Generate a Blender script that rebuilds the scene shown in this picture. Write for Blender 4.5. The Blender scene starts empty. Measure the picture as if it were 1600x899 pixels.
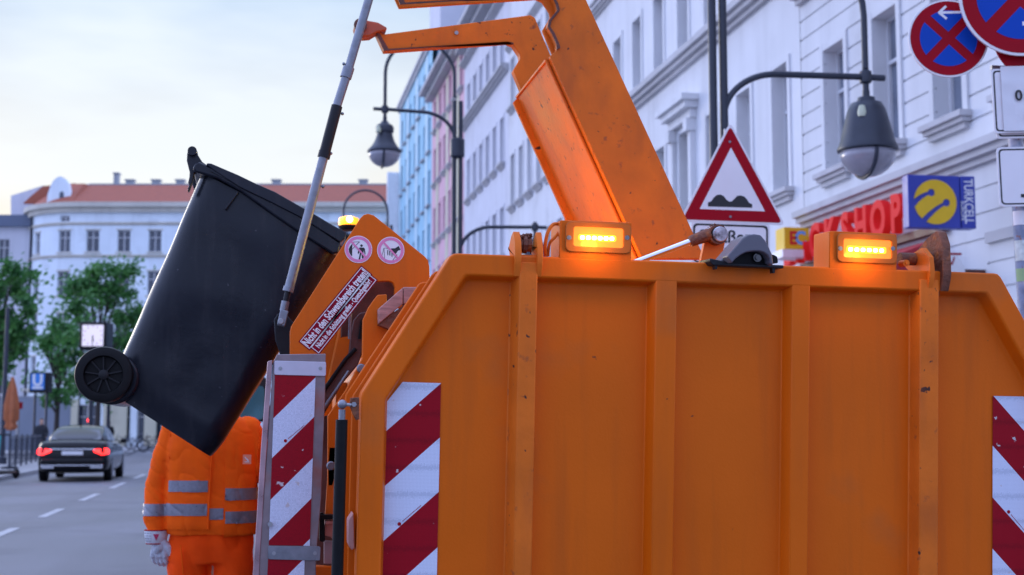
import bpy, bmesh, math, random
from mathutils import Vector, Matrix, noise
R = math.radians
random.seed(7)
SC = bpy.context.scene
COL = SC.collection

# ------------------------------------------------------------------ camera
F_PX = 2100.0; YAW = R(10.92); PITCH = R(6.05); EYE = 1.38
cam_d = bpy.data.cameras.new('camera'); cam = bpy.data.objects.new('camera', cam_d); COL.objects.link(cam)
CR = Vector((math.cos(YAW), -math.sin(YAW), 0))
CF = Vector((math.sin(YAW)*math.cos(PITCH), math.cos(YAW)*math.cos(PITCH), math.sin(PITCH)))
CU = CR.cross(CF)
C0 = Vector((0, 0, EYE))
cam.matrix_world = Matrix(((CR.x, CU.x, -CF.x, 0), (CR.y, CU.y, -CF.y, 0), (CR.z, CU.z, -CF.z, EYE), (0, 0, 0, 1)))
cam_d.sensor_width = 36.0; cam_d.lens = 36.0*F_PX/1600.0
cam_d.clip_start = 0.05; cam_d.clip_end = 3000
cam_d.dof.use_dof = True; cam_d.dof.focus_distance = 4.6; cam_d.dof.aperture_fstop = 4.0
SC.camera = cam
SC.view_settings.view_transform = 'Standard'; SC.view_settings.look = 'None'
SC.view_settings.gamma = 1.0; SC.view_settings.use_curve_mapping = False
SC.view_settings.exposure = 0.68

# ------------------------------------------------------------------ world: dusk sky, sun just gone down the street
SUN_EL = R(4.0); SUN_AZ = R(-32.0)          # azimuth measured from +Y towards +X
world = bpy.data.worlds.new('World'); SC.world = world; world.use_nodes = True
wn = world.node_tree.nodes; wl = world.node_tree.links; wn.clear()
wo = wn.new('ShaderNodeOutputWorld'); bg = wn.new('ShaderNodeBackground')
sky = wn.new('ShaderNodeTexSky'); sky.sky_type = 'NISHITA'; sky.sun_disc = False
sky.sun_elevation = SUN_EL; sky.sun_rotation = SUN_AZ; sky.air_density = 1.4; sky.dust_density = 1.0; sky.ozone_density = 3.0
tc = wn.new('ShaderNodeTexCoord')
def wmath(op, a, b=None, c=None):
    n = wn.new('ShaderNodeMath'); n.operation = op
    for i, v in enumerate((a, b, c)):
        if v is None: continue
        if isinstance(v, (int, float)): n.inputs[i].default_value = v
        else: wl.new(v, n.inputs[i])
    return n.outputs[0]
sep = wn.new('ShaderNodeSeparateXYZ'); wl.new(tc.outputs['Generated'], sep.inputs[0])
dot = wn.new('ShaderNodeVectorMath'); dot.operation = 'DOT_PRODUCT'
wl.new(tc.outputs['Generated'], dot.inputs[0]); dot.inputs[1].default_value = (math.sin(R(-4)), math.cos(R(-4)), 0.12)
cmap = wn.new('ShaderNodeMapping'); cmap.inputs['Scale'].default_value = (1.3, 1.3, 4.5); wl.new(tc.outputs['Generated'], cmap.inputs[0])
cno = wn.new('ShaderNodeTexNoise'); cno.inputs['Scale'].default_value = 1.7; cno.inputs['Detail'].default_value = 5; cno.inputs['Roughness'].default_value = .5
wl.new(cmap.outputs[0], cno.inputs['Vector'])
cram = wn.new('ShaderNodeMapRange'); cram.inputs['From Min'].default_value = .42; cram.inputs['From Max'].default_value = .60
wl.new(cno.outputs[0], cram.inputs['Value'])
# cloud veil colour: cream low in the sunset direction, blue elsewhere
warm = wn.new('ShaderNodeMapRange'); warm.inputs['From Min'].default_value = .09; warm.inputs['From Max'].default_value = .33
warm.inputs['To Min'].default_value = 1; warm.inputs['To Max'].default_value = 0
elev_n = wmath('ADD', sep.outputs['Z'], wmath('MULTIPLY', wmath('SUBTRACT', cno.outputs[0], .5), .28))
wl.new(elev_n, warm.inputs['Value'])
front = wn.new('ShaderNodeMapRange'); front.inputs['From Min'].default_value = .72; front.inputs['From Max'].default_value = .93
wl.new(dot.outputs['Value'], front.inputs['Value'])
wf = wmath('MULTIPLY', warm.outputs[0], front.outputs[0])
veil = wn.new('ShaderNodeMix'); veil.data_type = 'RGBA'
veil.inputs['B'].default_value = (.84, .67, .42, 1)
fb = wn.new('ShaderNodeMix'); fb.data_type = 'RGBA'; wl.new(front.outputs[0], fb.inputs['Factor'])
fb.inputs['A'].default_value = (1.02, 1.25, 2.12, 1); fb.inputs['B'].default_value = (.28, .44, .68, 1); wl.new(fb.outputs['Result'], veil.inputs['A'])
wl.new(wf, veil.inputs['Factor'])
veil2 = wn.new('ShaderNodeMix'); veil2.data_type = 'RGBA'     # pale streaks of cloud
wl.new(veil.outputs['Result'], veil2.inputs['A']); veil2.inputs['B'].default_value = (.72, .75, .77, 1)
wl.new(wmath('MULTIPLY', wmath('MULTIPLY', cram.outputs[0], .7), front.outputs[0]), veil2.inputs['Factor'])
mx = wn.new('ShaderNodeMix'); mx.data_type = 'RGBA'
sk = wn.new('ShaderNodeVectorMath'); sk.operation = 'SCALE'; sk.inputs['Scale'].default_value = .10; wl.new(sky.outputs[0], sk.inputs[0])
# darker behind the camera and overhead is blue
dim = wn.new('ShaderNodeMapRange'); dim.inputs['From Min'].default_value = -1; dim.inputs['From Max'].default_value = .8
dim.inputs['To Min'].default_value = .42; dim.inputs['To Max'].default_value = 1.0; wl.new(dot.outputs['Value'], dim.inputs['Value'])
vs = wn.new('ShaderNodeVectorMath'); vs.operation = 'SCALE'; wl.new(veil2.outputs['Result'], vs.inputs[0]); wl.new(dim.outputs[0], vs.inputs['Scale'])
mx.inputs['Factor'].default_value = .85
wl.new(sk.outputs[0], mx.inputs['A']); wl.new(vs.outputs[0], mx.inputs['B'])
wl.new(mx.outputs['Result'], bg.inputs['Color']); bg.inputs['Strength'].default_value = 1.0
wl.new(bg.outputs[0], wo.inputs[0])
sd = bpy.data.lights.new('sun', 'SUN'); sd.energy = 0.5; sd.angle = R(20); sd.color = (1, .95, .9)
so = bpy.data.objects.new('sun', sd); COL.objects.link(so)
sdir = Vector((math.sin(SUN_AZ)*math.cos(R(12)), math.cos(SUN_AZ)*math.cos(R(12)), math.sin(R(12))))
so.rotation_euler = sdir.to_track_quat('Z', 'Y').to_euler()

# ------------------------------------------------------------------ materials
MATS = {}
def mat(name, col, rough=.5, metal=0., var=0., vscale=4., bump=0., bscale=60., spec=.5, coat=0., emit=None, estr=0.,
        dirt=None, dirt_amt=0., dirt_scale=3., speck=None, speck_scale=40., speck_th=.72, alpha=None, trans=0., stretch=None, streak=None, streak_amt=.3, streak_sc=(16, 16, .9)):
    if name in MATS: return MATS[name]
    m = bpy.data.materials.new(name); m.use_nodes = True; MATS[name] = m
    nt = m.node_tree; n = nt.nodes; l = nt.links; b = n['Principled BSDF']
    b.inputs['Base Color'].default_value = (*col, 1); b.inputs['Roughness'].default_value = rough
    b.inputs['Metallic'].default_value = metal; b.inputs['Specular IOR Level'].default_value = spec
    b.inputs['Coat Weight'].default_value = coat; b.inputs['Transmission Weight'].default_value = trans
    if emit: b.inputs['Emission Color'].default_value = (*emit, 1); b.inputs['Emission Strength'].default_value = estr
    if alpha is not None: b.inputs['Alpha'].default_value = alpha
    tcn = n.new('ShaderNodeTexCoord'); vec = tcn.outputs['Object']
    if stretch:
        mp = n.new('ShaderNodeMapping'); mp.inputs['Scale'].default_value = stretch; l.new(vec, mp.inputs[0]); vec = mp.outputs[0]
    cur = None
    def noisef(scale, detail, lo, hi, rot=0.):
        t = n.new('ShaderNodeTexNoise'); t.inputs['Scale'].default_value = scale; t.inputs['Detail'].default_value = detail
        l.new(vec, t.inputs['Vector'])
        mr = n.new('ShaderNodeMapRange'); mr.inputs['From Min'].default_value = lo; mr.inputs['From Max'].default_value = hi
        l.new(t.outputs[0], mr.inputs['Value']); return mr.outputs[0]
    def mixc(fac, a, bcol):
        x = n.new('ShaderNodeMix'); x.data_type = 'RGBA'; l.new(fac, x.inputs['Factor'])
        if a is None: x.inputs['A'].default_value = (*col, 1)
        else: l.new(a, x.inputs['A'])
        x.inputs['B'].default_value = (*bcol, 1); return x.outputs['Result']
    if var > 0:
        f = noisef(vscale, 5, .3, .7)
        x = n.new('ShaderNodeMix'); x.data_type = 'RGBA'; l.new(f, x.inputs['Factor'])
        x.inputs['A'].default_value = (*[c*(1-var) for c in col], 1); x.inputs['B'].default_value = (*[min(1, c*(1+var)) for c in col], 1)
        cur = x.outputs['Result']
        mr = n.new('ShaderNodeMapRange'); mr.inputs['To Min'].default_value = max(0.02, rough-.08); mr.inputs['To Max'].default_value = min(1, rough+.1)
        l.new(f, mr.inputs['Value']); l.new(mr.outputs[0], b.inputs['Roughness'])
    if dirt:
        f = noisef(dirt_scale, 8, .62-dirt_amt*.3, .78-dirt_amt*.1); cur = mixc(f, cur, dirt)
    if speck:
        f = noisef(speck_scale, 2, speck_th, speck_th+.04); cur = mixc(f, cur, speck)
    if streak:
        mp2 = n.new('ShaderNodeMapping'); mp2.inputs['Scale'].default_value = streak_sc; l.new(tcn.outputs['Object'], mp2.inputs[0])
        t = n.new('ShaderNodeTexNoise'); t.inputs['Scale'].default_value = 1.; t.inputs['Detail'].default_value = 6; l.new(mp2.outputs[0], t.inputs['Vector'])
        mr = n.new('ShaderNodeMapRange'); mr.inputs['From Min'].default_value = .5; mr.inputs['From Max'].default_value = .75; mr.inputs['To Max'].default_value = streak_amt
        l.new(t.outputs[0], mr.inputs['Value']); cur = mixc(mr.outputs[0], cur, streak)
    if cur is not None: l.new(cur, b.inputs['Base Color'])
    if bump > 0:
        t = n.new('ShaderNodeTexNoise'); t.inputs['Scale'].default_value = bscale; t.inputs['Detail'].default_value = 4; l.new(vec, t.inputs['Vector'])
        bp = n.new('ShaderNodeBump'); bp.inputs['Strength'].default_value = bump; bp.inputs['Distance'].default_value = .01
        l.new(t.outputs[0], bp.inputs['Height']); l.new(bp.outputs[0], b.inputs['Normal'])
    return m

OR = (0.68, 0.124, 0.003)
M_OR = mat('truck_orange', OR, .42, var=.05, vscale=2.2, bump=.06, bscale=120, spec=.16, streak=(.42, .085, .01), streak_amt=.38, dirt=(.50, .12, .02), dirt_amt=.05, dirt_scale=2.3, speck=(.20, .05, .02), speck_scale=30, speck_th=.77)
M_OR2 = mat('worn_orange', (.70, .15, .012), .45, var=.12, vscale=6, bump=.12, bscale=50, spec=.18, streak=(.35, .08, .02), streak_amt=.5, streak_sc=(9, 9, 3), dirt=(.22, .06, .03), dirt_amt=-.05, dirt_scale=26, speck=(.06, .025, .02), speck_scale=30, speck_th=.70)
M_RUST = mat('rusty_steel', (.16, .055, .03), .6, .3, var=.4, vscale=25, bump=.5, bscale=90, dirt=(.45, .13, .02), dirt_amt=.3, dirt_scale=22)
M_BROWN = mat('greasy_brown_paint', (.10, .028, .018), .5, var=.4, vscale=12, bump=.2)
M_STEEL = mat('galvanised_steel', (.22, .23, .26), .42, .75, var=.18, vscale=30, bump=.08, bscale=200, dirt=(.2, .19, .2), dirt_amt=.15, dirt_scale=20)
M_CHROME = mat('polished_rod', (.8, .8, .82), .12, 1.)
M_HOLD = mat('weathered_steel_holder', (.24, .19, .20), .45, .5, var=.25, vscale=9, bump=.1, dirt=(.30, .10, .07), dirt_amt=.25, dirt_scale=7)
M_BLK = mat('black_rubber', (.006, .006, .007), .5, spec=.18, var=.3, vscale=20, bump=.08)
M_BLKP = mat('black_plastic', (.012, .012, .015), .45, spec=.25, var=.2, vscale=12, bump=.1, bscale=300)
M_BIN = mat('anthracite_bin_plastic', (.003, .005, .012), .30, var=.25, vscale=3, spec=.36, streak=(.022, .022, .028), streak_amt=.5, streak_sc=(30, 30, 3), bump=.08, bscale=26, speck=(.06, .06, .075), speck_scale=60, speck_th=.745)
M_WHITE = mat('white_paint', (.78, .78, .80), .4, var=.05)
M_BLACK = mat('black_print', (.012, .012, .014), .5)
M_REDP = mat('dark_red_print', (.33, .002, .012), .5, var=.06, spec=.12)
M_PINK = mat('faded_pink_print', (.72, .22, .42), .45, var=.08, vscale=20)
M_ORJ = mat('hi_vis_orange_cloth', (1.0, .115, .006), .85, var=.10, vscale=14, spec=.1, bump=.15, bscale=500, emit=None)
M_TAPE = mat('reflective_tape', (.20, .20, .24), .35, .3, var=.12, vscale=60, bump=.1, bscale=400)
M_SKIN = mat('skin', (.55, .30, .20), .5, var=.06, vscale=20)
M_HAIR = mat('dark_hair', (.03, .02, .015), .6, bump=.5, bscale=200)
M_GLOVE = mat('pale_work_glove', (.50, .52, .58), .8, var=.16, vscale=30, bump=.4, bscale=120, dirt=(.18, .15, .16), dirt_amt=.2, dirt_scale=22)
M_GLOVED = mat('glove_grip', (.12, .11, .13), .7, var=.2)
M_ASPH = mat('asphalt', (.15, .15, .165), .62, var=.22, vscale=.35, bump=.6, bscale=40, dirt=(.10, .10, .115), dirt_amt=.25, dirt_scale=.5, streak=(.10, .10, .11), streak_amt=.6, streak_sc=(.9, .05, 1))
M_PAVE = mat('pavement_slabs', (.27, .27, .28), .7, var=.15, vscale=1.2, bump=.4, bscale=20)
M_KERB = mat('kerb_stone', (.33, .33, .34), .7, var=.15, vscale=3, bump=.3)
M_LINE = mat('road_paint', (.42, .42, .44), .6, var=.15, vscale=6, dirt=(.2, .2, .2), dirt_amt=.3, dirt_scale=9)
M_GLASS = mat('window_glass', (.035, .05, .08), .05, spec=.9, var=.35, vscale=.7)
M_POLE = mat('lamp_post_paint', (.022, .028, .045), .38, var=.2, bump=.1)
M_GREYP = mat('grey_sign_back', (.32, .33, .35), .4, .5)

def hazard_mat(name, col, cell):
    m = bpy.data.materials.new(name); m.use_nodes = True; n = m.node_tree.nodes; l = m.node_tree.links; b = n['Principled BSDF']
    t = n.new('ShaderNodeTexCoord'); v = n.new('ShaderNodeTexVoronoi'); v.feature = 'DISTANCE_TO_EDGE'; v.inputs['Scale'].default_value = 230; v.inputs['Randomness'].default_value = .15
    l.new(t.outputs['Object'], v.inputs['Vector'])
    mr = n.new('ShaderNodeMapRange'); mr.inputs['From Min'].default_value = .03; mr.inputs['From Max'].default_value = .16; l.new(v.outputs['Distance'], mr.inputs['Value'])
    x = n.new('ShaderNodeMix'); x.data_type = 'RGBA'; l.new(mr.outputs[0], x.inputs['Factor']); x.inputs['A'].default_value = (*cell, 1); x.inputs['B'].default_value = (*col, 1)
    ns = n.new('ShaderNodeTexNoise'); ns.inputs['Scale'].default_value = 30; ns.inputs['Detail'].default_value = 6; l.new(t.outputs['Object'], ns.inputs['Vector'])
    mr2 = n.new('ShaderNodeMapRange'); mr2.inputs['From Min'].default_value = .70; mr2.inputs['From Max'].default_value = .73; l.new(ns.outputs[0], mr2.inputs['Value'])
    y = n.new('ShaderNodeMix'); y.data_type = 'RGBA'; l.new(mr2.outputs[0], y.inputs['Factor']); l.new(x.outputs['Result'], y.inputs['A']); y.inputs['B'].default_value = (.55, .5, .52, 1)
    l.new(y.outputs['Result'], b.inputs['Base Color']); b.inputs['Roughness'].default_value = .45; b.inputs['Specular IOR Level'].default_value = .15
    MATS[name] = m; return m
M_HW = hazard_mat('reflective_white_foil', (.70, .75, .90), (.50, .55, .68))
M_HR = hazard_mat('reflective_red_foil', (.34, .002, .012), (.24, .002, .010))

# ------------------------------------------------------------------ frames: a plane in the place, (u right, v up, w towards the viewer side)
class Fr:
    def __init__(s, o, yaw=0., tilt=0., roll=0.):
        s.o = Vector(o)
        n = Vector((math.sin(yaw), math.cos(yaw), 0)); a = Vector((math.cos(yaw), -math.sin(yaw), 0)); b = Vector((0, 0, 1))
        a2 = a*math.cos(roll)-b*math.sin(roll); b2 = a*math.sin(roll)+b*math.cos(roll)
        s.a = a2; s.b = b2*math.cos(tilt)-n*math.sin(tilt); s.n = n*math.cos(tilt)+b2*math.sin(tilt)
    def P(s, px, py, w=0.):
        d = CF+CR*((px-800)/F_PX)+CU*((449.5-py)/F_PX)
        o = s.o-s.n*w; t = (o-C0).dot(s.n)/d.dot(s.n); q = C0+d*t-o
        return (q.dot(s.a), q.dot(s.b))
    def PP(s, pts, w=0.): return [s.P(x, y, w) for x, y in pts]
    def W(s, u, v, w=0.): return s.o+s.a*u+s.b*v-s.n*w
    def X(s, px, py, w=0.): u, v = s.P(px, py, w); return s.W(u, v, w)
    def M(s):
        c = -s.n
        return Matrix(((s.a.x, s.b.x, c.x, s.o.x), (s.a.y, s.b.y, c.y, s.o.y), (s.a.z, s.b.z, c.z, s.o.z), (0, 0, 0, 1)))
def onD(px, py, D): return C0+(CF+CR*((px-800)/F_PX)+CU*((449.5-py)/F_PX))*D
def onZ(px, py, z=0.):
    d = CF+CR*((px-800)/F_PX)+CU*((449.5-py)/F_PX); return C0+d*((z-EYE)/d.z)

# ------------------------------------------------------------------ object helpers
def tag(o, label=None, cat=None, group=None, kind=None):
    if label: o['label'] = label
    if cat: o['category'] = cat
    if group: o['group'] = group
    if kind: o['kind'] = kind
    return o
def thing(name, loc, label, cat, group=None, rotz=0.):
    o = bpy.data.objects.new(name, None); COL.objects.link(o); o.empty_display_size = .2
    o.location = loc; o.rotation_euler = (0, 0, rotz)
    return tag(o, label, cat, group)
def wmat(o):
    m = Matrix.Identity(4)
    while o is not None:
        m = Matrix.LocRotScale(o.location, o.rotation_euler, o.scale) @ m; o = o.parent
    return m
def finish(me, mats, smooth=40):
    for m in (mats if isinstance(mats, (list, tuple)) else [mats]): me.materials.append(m)
    if smooth:
        me.shade_smooth()
        if smooth < 180: me.set_sharp_from_angle(angle=R(smooth))
def obj(name, bm, mats, parent=None, world=True, bevel=0., smooth=40, loc=None, seg=2):
    """link bm as ONE mesh; world=True: coordinates are world ones"""
    me = bpy.data.meshes.new(name)
    bmesh.ops.recalc_face_normals(bm, faces=bm.faces[:])
    if world:
        if parent is not None: bm.transform(wmat(parent).inverted())
        elif loc is not None: bm.transform(Matrix.Translation(-Vector(loc)))
    bm.to_mesh(me); bm.free(); finish(me, mats, smooth)
    o = bpy.data.objects.new(name, me); COL.objects.link(o)
    if parent is not None: o.parent = parent
    elif loc is not None: o.location = loc
    if bevel > 0:
        md = o.modifiers.new('bevel', 'BEVEL'); md.width = bevel; md.segments = seg; md.limit_method = 'ANGLE'; md.angle_limit = R(35)
    return o
def BM(): return bmesh.new()
def prism(bm, fr, pts, w0, w1, mi=0):
    lo = [bm.verts.new(fr.W(u, v, w0)) for u, v in pts]; hi = [bm.verts.new(fr.W(u, v, w1)) for u, v in pts]
    n = len(pts); fs = [bm.faces.new(lo), bm.faces.new(hi)]
    for i in range(n): fs.append(bm.faces.new((lo[i], lo[(i+1) % n], hi[(i+1) % n], hi[i])))
    for f in fs: f.material_index = mi
    return fs
def box(bm, x0, x1, y0, y1, z0, z1, mi=0):
    v = [bm.verts.new((x, y, z)) for x in (x0, x1) for y in (y0, y1) for z in (z0, z1)]
    for q in ((0, 1, 3, 2), (4, 6, 7, 5), (0, 4, 5, 1), (2, 3, 7, 6), (0, 2, 6, 4), (1, 5, 7, 3)):
        bm.faces.new([v[i] for i in q]).material_index = mi
def tube(bm, pts, r, seg=12, mi=0, cap=True):
    pts = [Vector(p) for p in pts]; rs = r if isinstance(r, (list, tuple)) else [r]*len(pts); rings = []
    up = None
    for i, p in enumerate(pts):
        t = (pts[min(i+1, len(pts)-1)]-pts[max(i-1, 0)]).normalized()
        if up is None: up = t.orthogonal().normalized()
        up = (up-t*up.dot(t)).normalized(); s = t.cross(up)
        rings.append([bm.verts.new(p+(up*math.cos(2*math.pi*k/seg)+s*math.sin(2*math.pi*k/seg))*rs[i]) for k in range(seg)])
    for a, b in zip(rings, rings[1:]):
        for k in range(seg): bm.faces.new((a[k], a[(k+1) % seg], b[(k+1) % seg], b[k])).material_index = mi
    if cap:
        bm.faces.new(rings[0][::-1]).material_index = mi; bm.faces.new(rings[-1]).material_index = mi
def lathe(bm, o, prof, seg=28, axis='Z', mi=0):
    o = Vector(o); rings = []
    for r, h in prof:
        ring = []
        for k in range(seg):
            a = 2*math.pi*k/seg; c, s = r*math.cos(a), r*math.sin(a)
            ring.append(bm.verts.new(o+(Vector((c, s, h)) if axis == 'Z' else Vector((c, h, s)) if axis == 'Y' else Vector((h, c, s)))))
        rings.append(ring)
    for a, b in zip(rings, rings[1:]):
        for k in range(seg): bm.faces.new((a[k], a[(k+1) % seg], b[(k+1) % seg], b[k])).material_index = mi
    bm.faces.new(rings[0][::-1]).material_index = mi; bm.faces.new(rings[-1]).material_index = mi
def loft(bm, rings, mi=0, cap=True):
    rr = [[bm.verts.new(p) for p in r] for r in rings]; n = len(rr[0])
    for a, b in zip(rr, rr[1:]):
        for k in range(n): bm.faces.new((a[k], a[(k+1) % n], b[(k+1) % n], b[k])).material_index = mi
    if cap: bm.faces.new(rr[0][::-1]).material_index = mi; bm.faces.new(rr[-1]).material_index = mi
def rrect(cx, cy, hw, hh, r, seg=4):
    out = []
    for sx, sy, a0 in ((1, 1, 0), (-1, 1, 90), (-1, -1, 180), (1, -1, 270)):
        for k in range(seg+1):
            a = R(a0+90*k/seg); out.append((cx+sx*(hw-r)+r*math.cos(a), cy+sy*(hh-r)+r*math.sin(a)))
    return out
def circ(cx, cy, r, seg=40, a0=0., a1=360.):
    return [(cx+r*math.cos(R(a0+(a1-a0)*k/seg)), cy+r*math.sin(R(a0+(a1-a0)*k/seg))) for k in range(seg if a1-a0 == 360 else seg+1)]
def bar(p, q, wd):
    d = Vector((q[0]-p[0], q[1]-p[1])).normalized(); n = Vector((-d.y, d.x))*wd/2
    return [(p[0]+n.x, p[1]+n.y), (q[0]+n.x, q[1]+n.y), (q[0]-n.x, q[1]-n.y), (p[0]-n.x, p[1]-n.y)]
def clip_circle_bar(cx, cy, r, ang, wd):
    """diagonal band inside a circle"""
    h = wd/2; out = []
    a = math.asin(h/r)
    for k in range(5): t = -a+2*a*k/4; out.append((r*math.cos(t), r*math.sin(t)))
    for k in range(5): t = math.pi-a+2*a*k/4; out.append((r*math.cos(t), r*math.sin(t)))
    c, s = math.cos(ang), math.sin(ang)
    return [(cx+x*c-y*s, cy+x*s+y*c) for x, y in out]
def sheet(bm, fr, pts, w, mi=0, th=.001): prism(bm, fr, pts, w, w+th, mi)
def text(name, body, fr, u, v, w, size, m, parent=None, sx=1., rot=0., depth=.0006, bold=0., align='CENTER', world_parent=True):
    c = bpy.data.curves.new('t', 'FONT'); c.body = body; c.size = size; c.extrude = depth; c.align_x = align; c.align_y = 'CENTER'; c.offset = bold
    c.resolution_u = 3
    t = bpy.data.objects.new('t', c); COL.objects.link(t)
    dg = bpy.context.evaluated_depsgraph_get(); me = bpy.data.meshes.new_from_object(t.evaluated_get(dg), depsgraph=dg)
    bpy.data.objects.remove(t); bm = BM(); bm.from_mesh(me)
    M = fr.M() @ Matrix.Translation((u, v, w+depth)) @ Matrix.Rotation(rot, 4, 'Z') @ Matrix.Diagonal((sx, 1, 1, 1))
    bm.transform(M)
    return obj(name, bm, m, parent, smooth=0)
def striped(bm, fr, poly, w, slope, vs, th=.002, first=0):
    """one panel cut by slanted lines v = v_k + slope*u ; colours alternate. faces: 0 white, 1 red"""
    f = bm.faces.new([bm.verts.new(fr.W(u, v, w+th)) for u, v in poly])
    n = (fr.b-fr.a*slope).normalized()
    for v0 in vs:
        bmesh.ops.bisect_plane(bm, geom=bm.verts[:]+bm.edges[:]+bm.faces[:], plane_co=fr.W(0, v0, w+th), plane_no=n)
    for f in bm.faces:
        c = f.calc_center_median()-fr.o; u, v = c.dot(fr.a), c.dot(fr.b); k = sum(1 for v0 in vs if v-slope*u < v0)
        f.material_index = (k+first) % 2

# ================================================================== GROUND
def structure(name, bm, m, **k): o = obj(name, bm, m, smooth=0, **k); o['kind'] = 'structure'; return o
bm = BM(); f = bm.faces.new([bm.verts.new(p) for p in ((-900, -200, 0), (900, -200, 0), (900, 1800, 0), (-900, 1800, 0))]); structure('road', bm, M_ASPH)
KL = -6.65; KR = 3.35; KH = .12
bm = BM(); box(bm, KL-14, KL-.16, -60, 62, .0, KH); structure('pavement', bm, M_PAVE)
bm = BM()
for y in range(-60, 62): box(bm, KL-.155, KL, y+.004, y+.996, 0, KH+.003)
structure('kerb', bm, M_KERB)
bm = BM(); box(bm, KR+.16, 9.6, -30, 110, 0, KH); structure('pavement', bm, M_PAVE)
bm = BM()
for y in range(-30, 110): box(bm, KR, KR+.155, y+.004, y+.996, 0, KH+.003)
structure('kerb', bm, M_KERB)
# far side of the square
g0 = onZ(198, 712); g1 = onZ(243, 697)
bm = BM(); fr0 = Fr((0, 0, 0), 0, R(-90)); 
pts = [(g0.x-1.2, g0.y), (g0.x, g0.y-.3), (g1.x, g1.y), (60, g1.y+12), (60, 180), (-60, 180), (-60, g0.y+2)]
lo = [bm.verts.new((x, y, .0)) for x, y in pts]; hi = [bm.verts.new((x, y, .13)) for x, y in pts]; bm.faces.new(hi)
for i in range(len(pts)): bm.faces.new((lo[i], lo[(i+1) % len(pts)], hi[(i+1) % len(pts)], hi[i]))
structure('square', bm, M_PAVE)
for ya, yb in ((18.6, 20.2), (22.6, 24.9), (27.7, 30.6), (33.4, 36.9), (40, 43.6), (46.8, 50.5), (54, 58)):
    bm = BM(); box(bm, -3.31, -3.17, ya, yb, .003, .006)
    tag(structure('lane_marking', bm, M_LINE), group='dashed lane markings on the road')

# ================================================================== RIGHT-HAND ROW OF HOUSES
class Facade:
    """wall surface from a list of openings; mapping(u,z,d) -> world, d = depth into the wall"""
    def __init__(s, mapping): s.map = mapping
    def wall(s, u0, u1, z0, z1, ops, grooves=(), gd=.025, usteps=()):
        us = sorted(set([u0, u1]+[o[0] for o in ops]+[o[1] for o in ops]+list(usteps)))
        zs = sorted(set([z0, z1]+[o[2] for o in ops]+[o[3] for o in ops]+[g for gg in grooves for g in gg]))
        us = [u for u in us if u0 <= u <= u1]; zs = [z for z in zs if z0 <= z <= z1]
        bm = BM(); dep = {}
        def d(i, j):
            if i < 0 or j < 0 or i >= len(us)-1 or j >= len(zs)-1: return None
            cu = (us[i]+us[i+1])/2; cz = (zs[j]+zs[j+1])/2
            for o in ops:
                if o[0] < cu < o[1] and o[2] < cz < o[3]: return o[4]
            for g in grooves:
                if g[0] < cz < g[1]:
                    if all(not (o[0]-.16 < cu < o[1]+.16 and o[2]-.1 < cz < o[3]+.2) for o in ops): return gd
            return 0.
        V = lambda u, z, dd: bm.verts.new(s.map(u, z, dd))
        for i in range(len(us)-1):
            for j in range(len(zs)-1):
                a = d(i, j); ua, ub, za, zb = us[i], us[i+1], zs[j], zs[j+1]
                if a < .1: bm.faces.new((V(ua, za, a), V(ub, za, a), V(ub, zb, a), V(ua, zb, a)))
                b = d(i+1, j)
                if b is not None and b != a: bm.faces.new((V(ub, za, a), V(ub, zb, a), V(ub, zb, b), V(ub, za, b)))
                b = d(i, j+1)
                if b is not None and b != a: bm.faces.new((V(ua, zb, a), V(ub, zb, a), V(ub, zb, b), V(ua, zb, b)))
        bmesh.ops.remove_doubles(bm, verts=bm.verts[:], dist=.0005)
        return bm
    def slab(s, bm, u0, u1, z0, z1, d0, d1, n=1, mi=0):
        for k in range(n):
            a = u0+(u1-u0)*k/n; b = u0+(u1-u0)*(k+1)/n
            v = [bm.verts.new(s.map(u, z, d)) for u in (a, b) for z in (z0, z1) for d in (d0, d1)]
            for q in ((0, 1, 3, 2), (4, 6, 7, 5), (0, 4, 5, 1), (2, 3, 7, 6), (0, 2, 6, 4), (1, 5, 7, 3)):
                if n > 1 and ((q == (0, 1, 3, 2) and k > 0) or (q == (4, 6, 7, 5) and k < n-1)): continue
                bm.faces.new([v[i] for i in q]).material_index = mi
def window(fac, o, parent, mframe, mglass, kind='cross', curtain=False):
    u0, u1, z0, z1, dd = o; t = .055; dz = (z1-z0)
    bm = BM()
    fac.slab(bm, u0, u0+t, z0, z1, dd-.05, dd+.03); fac.slab(bm, u1-t, u1, z0, z1, dd-.05, dd+.03)
    fac.slab(bm, u0+t, u1-t, z0, z0+t, dd-.05, dd+.03); fac.slab(bm, u0+t, u1-t, z1-t, z1, dd-.05, dd+.03)
    uc = (u0+u1)/2; zc = z0+dz*.66
    fac.slab(bm, uc-.035, uc+.035, z0+t, zc-.03, dd-.06, dd+.02)
    fac.slab(bm, uc-.035, uc+.035, zc+.03, z1-t, dd-.06, dd+.02); fac.slab(bm, u0+t, u1-t, zc-.03, zc+.03, dd-.065, dd+.02)
    f = obj('window', bm, mframe, parent, smooth=0)
    bm = BM(); fac.slab(bm, u0+t*.5, u1-t*.5, z0+t*.5, z1-t*.5, dd, dd+.012); obj('pane', bm, mglass, f, smooth=0)
    return f
XF = 10.0
facR = Facade(lambda u, z, d: Vector((XF+d, u, z)))
def plaster(name, c, **k): return mat(name, c, .85, var=.07, vscale=.5, bump=.15, bscale=30, spec=.15, streak=[x*.72 for x in c], streak_amt=.4, streak_sc=(2.2, 2.2, .18), dirt=[x*.8 for x in c], dirt_amt=.12, dirt_scale=.6, **k)
M_PB = plaster('pale_grey_render', (.66, .66, .67)); M_PA = plaster('off_white_render', (.70, .70, .71)); M_PA2 = plaster('light_grey_render', (.68, .68, .70))
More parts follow.
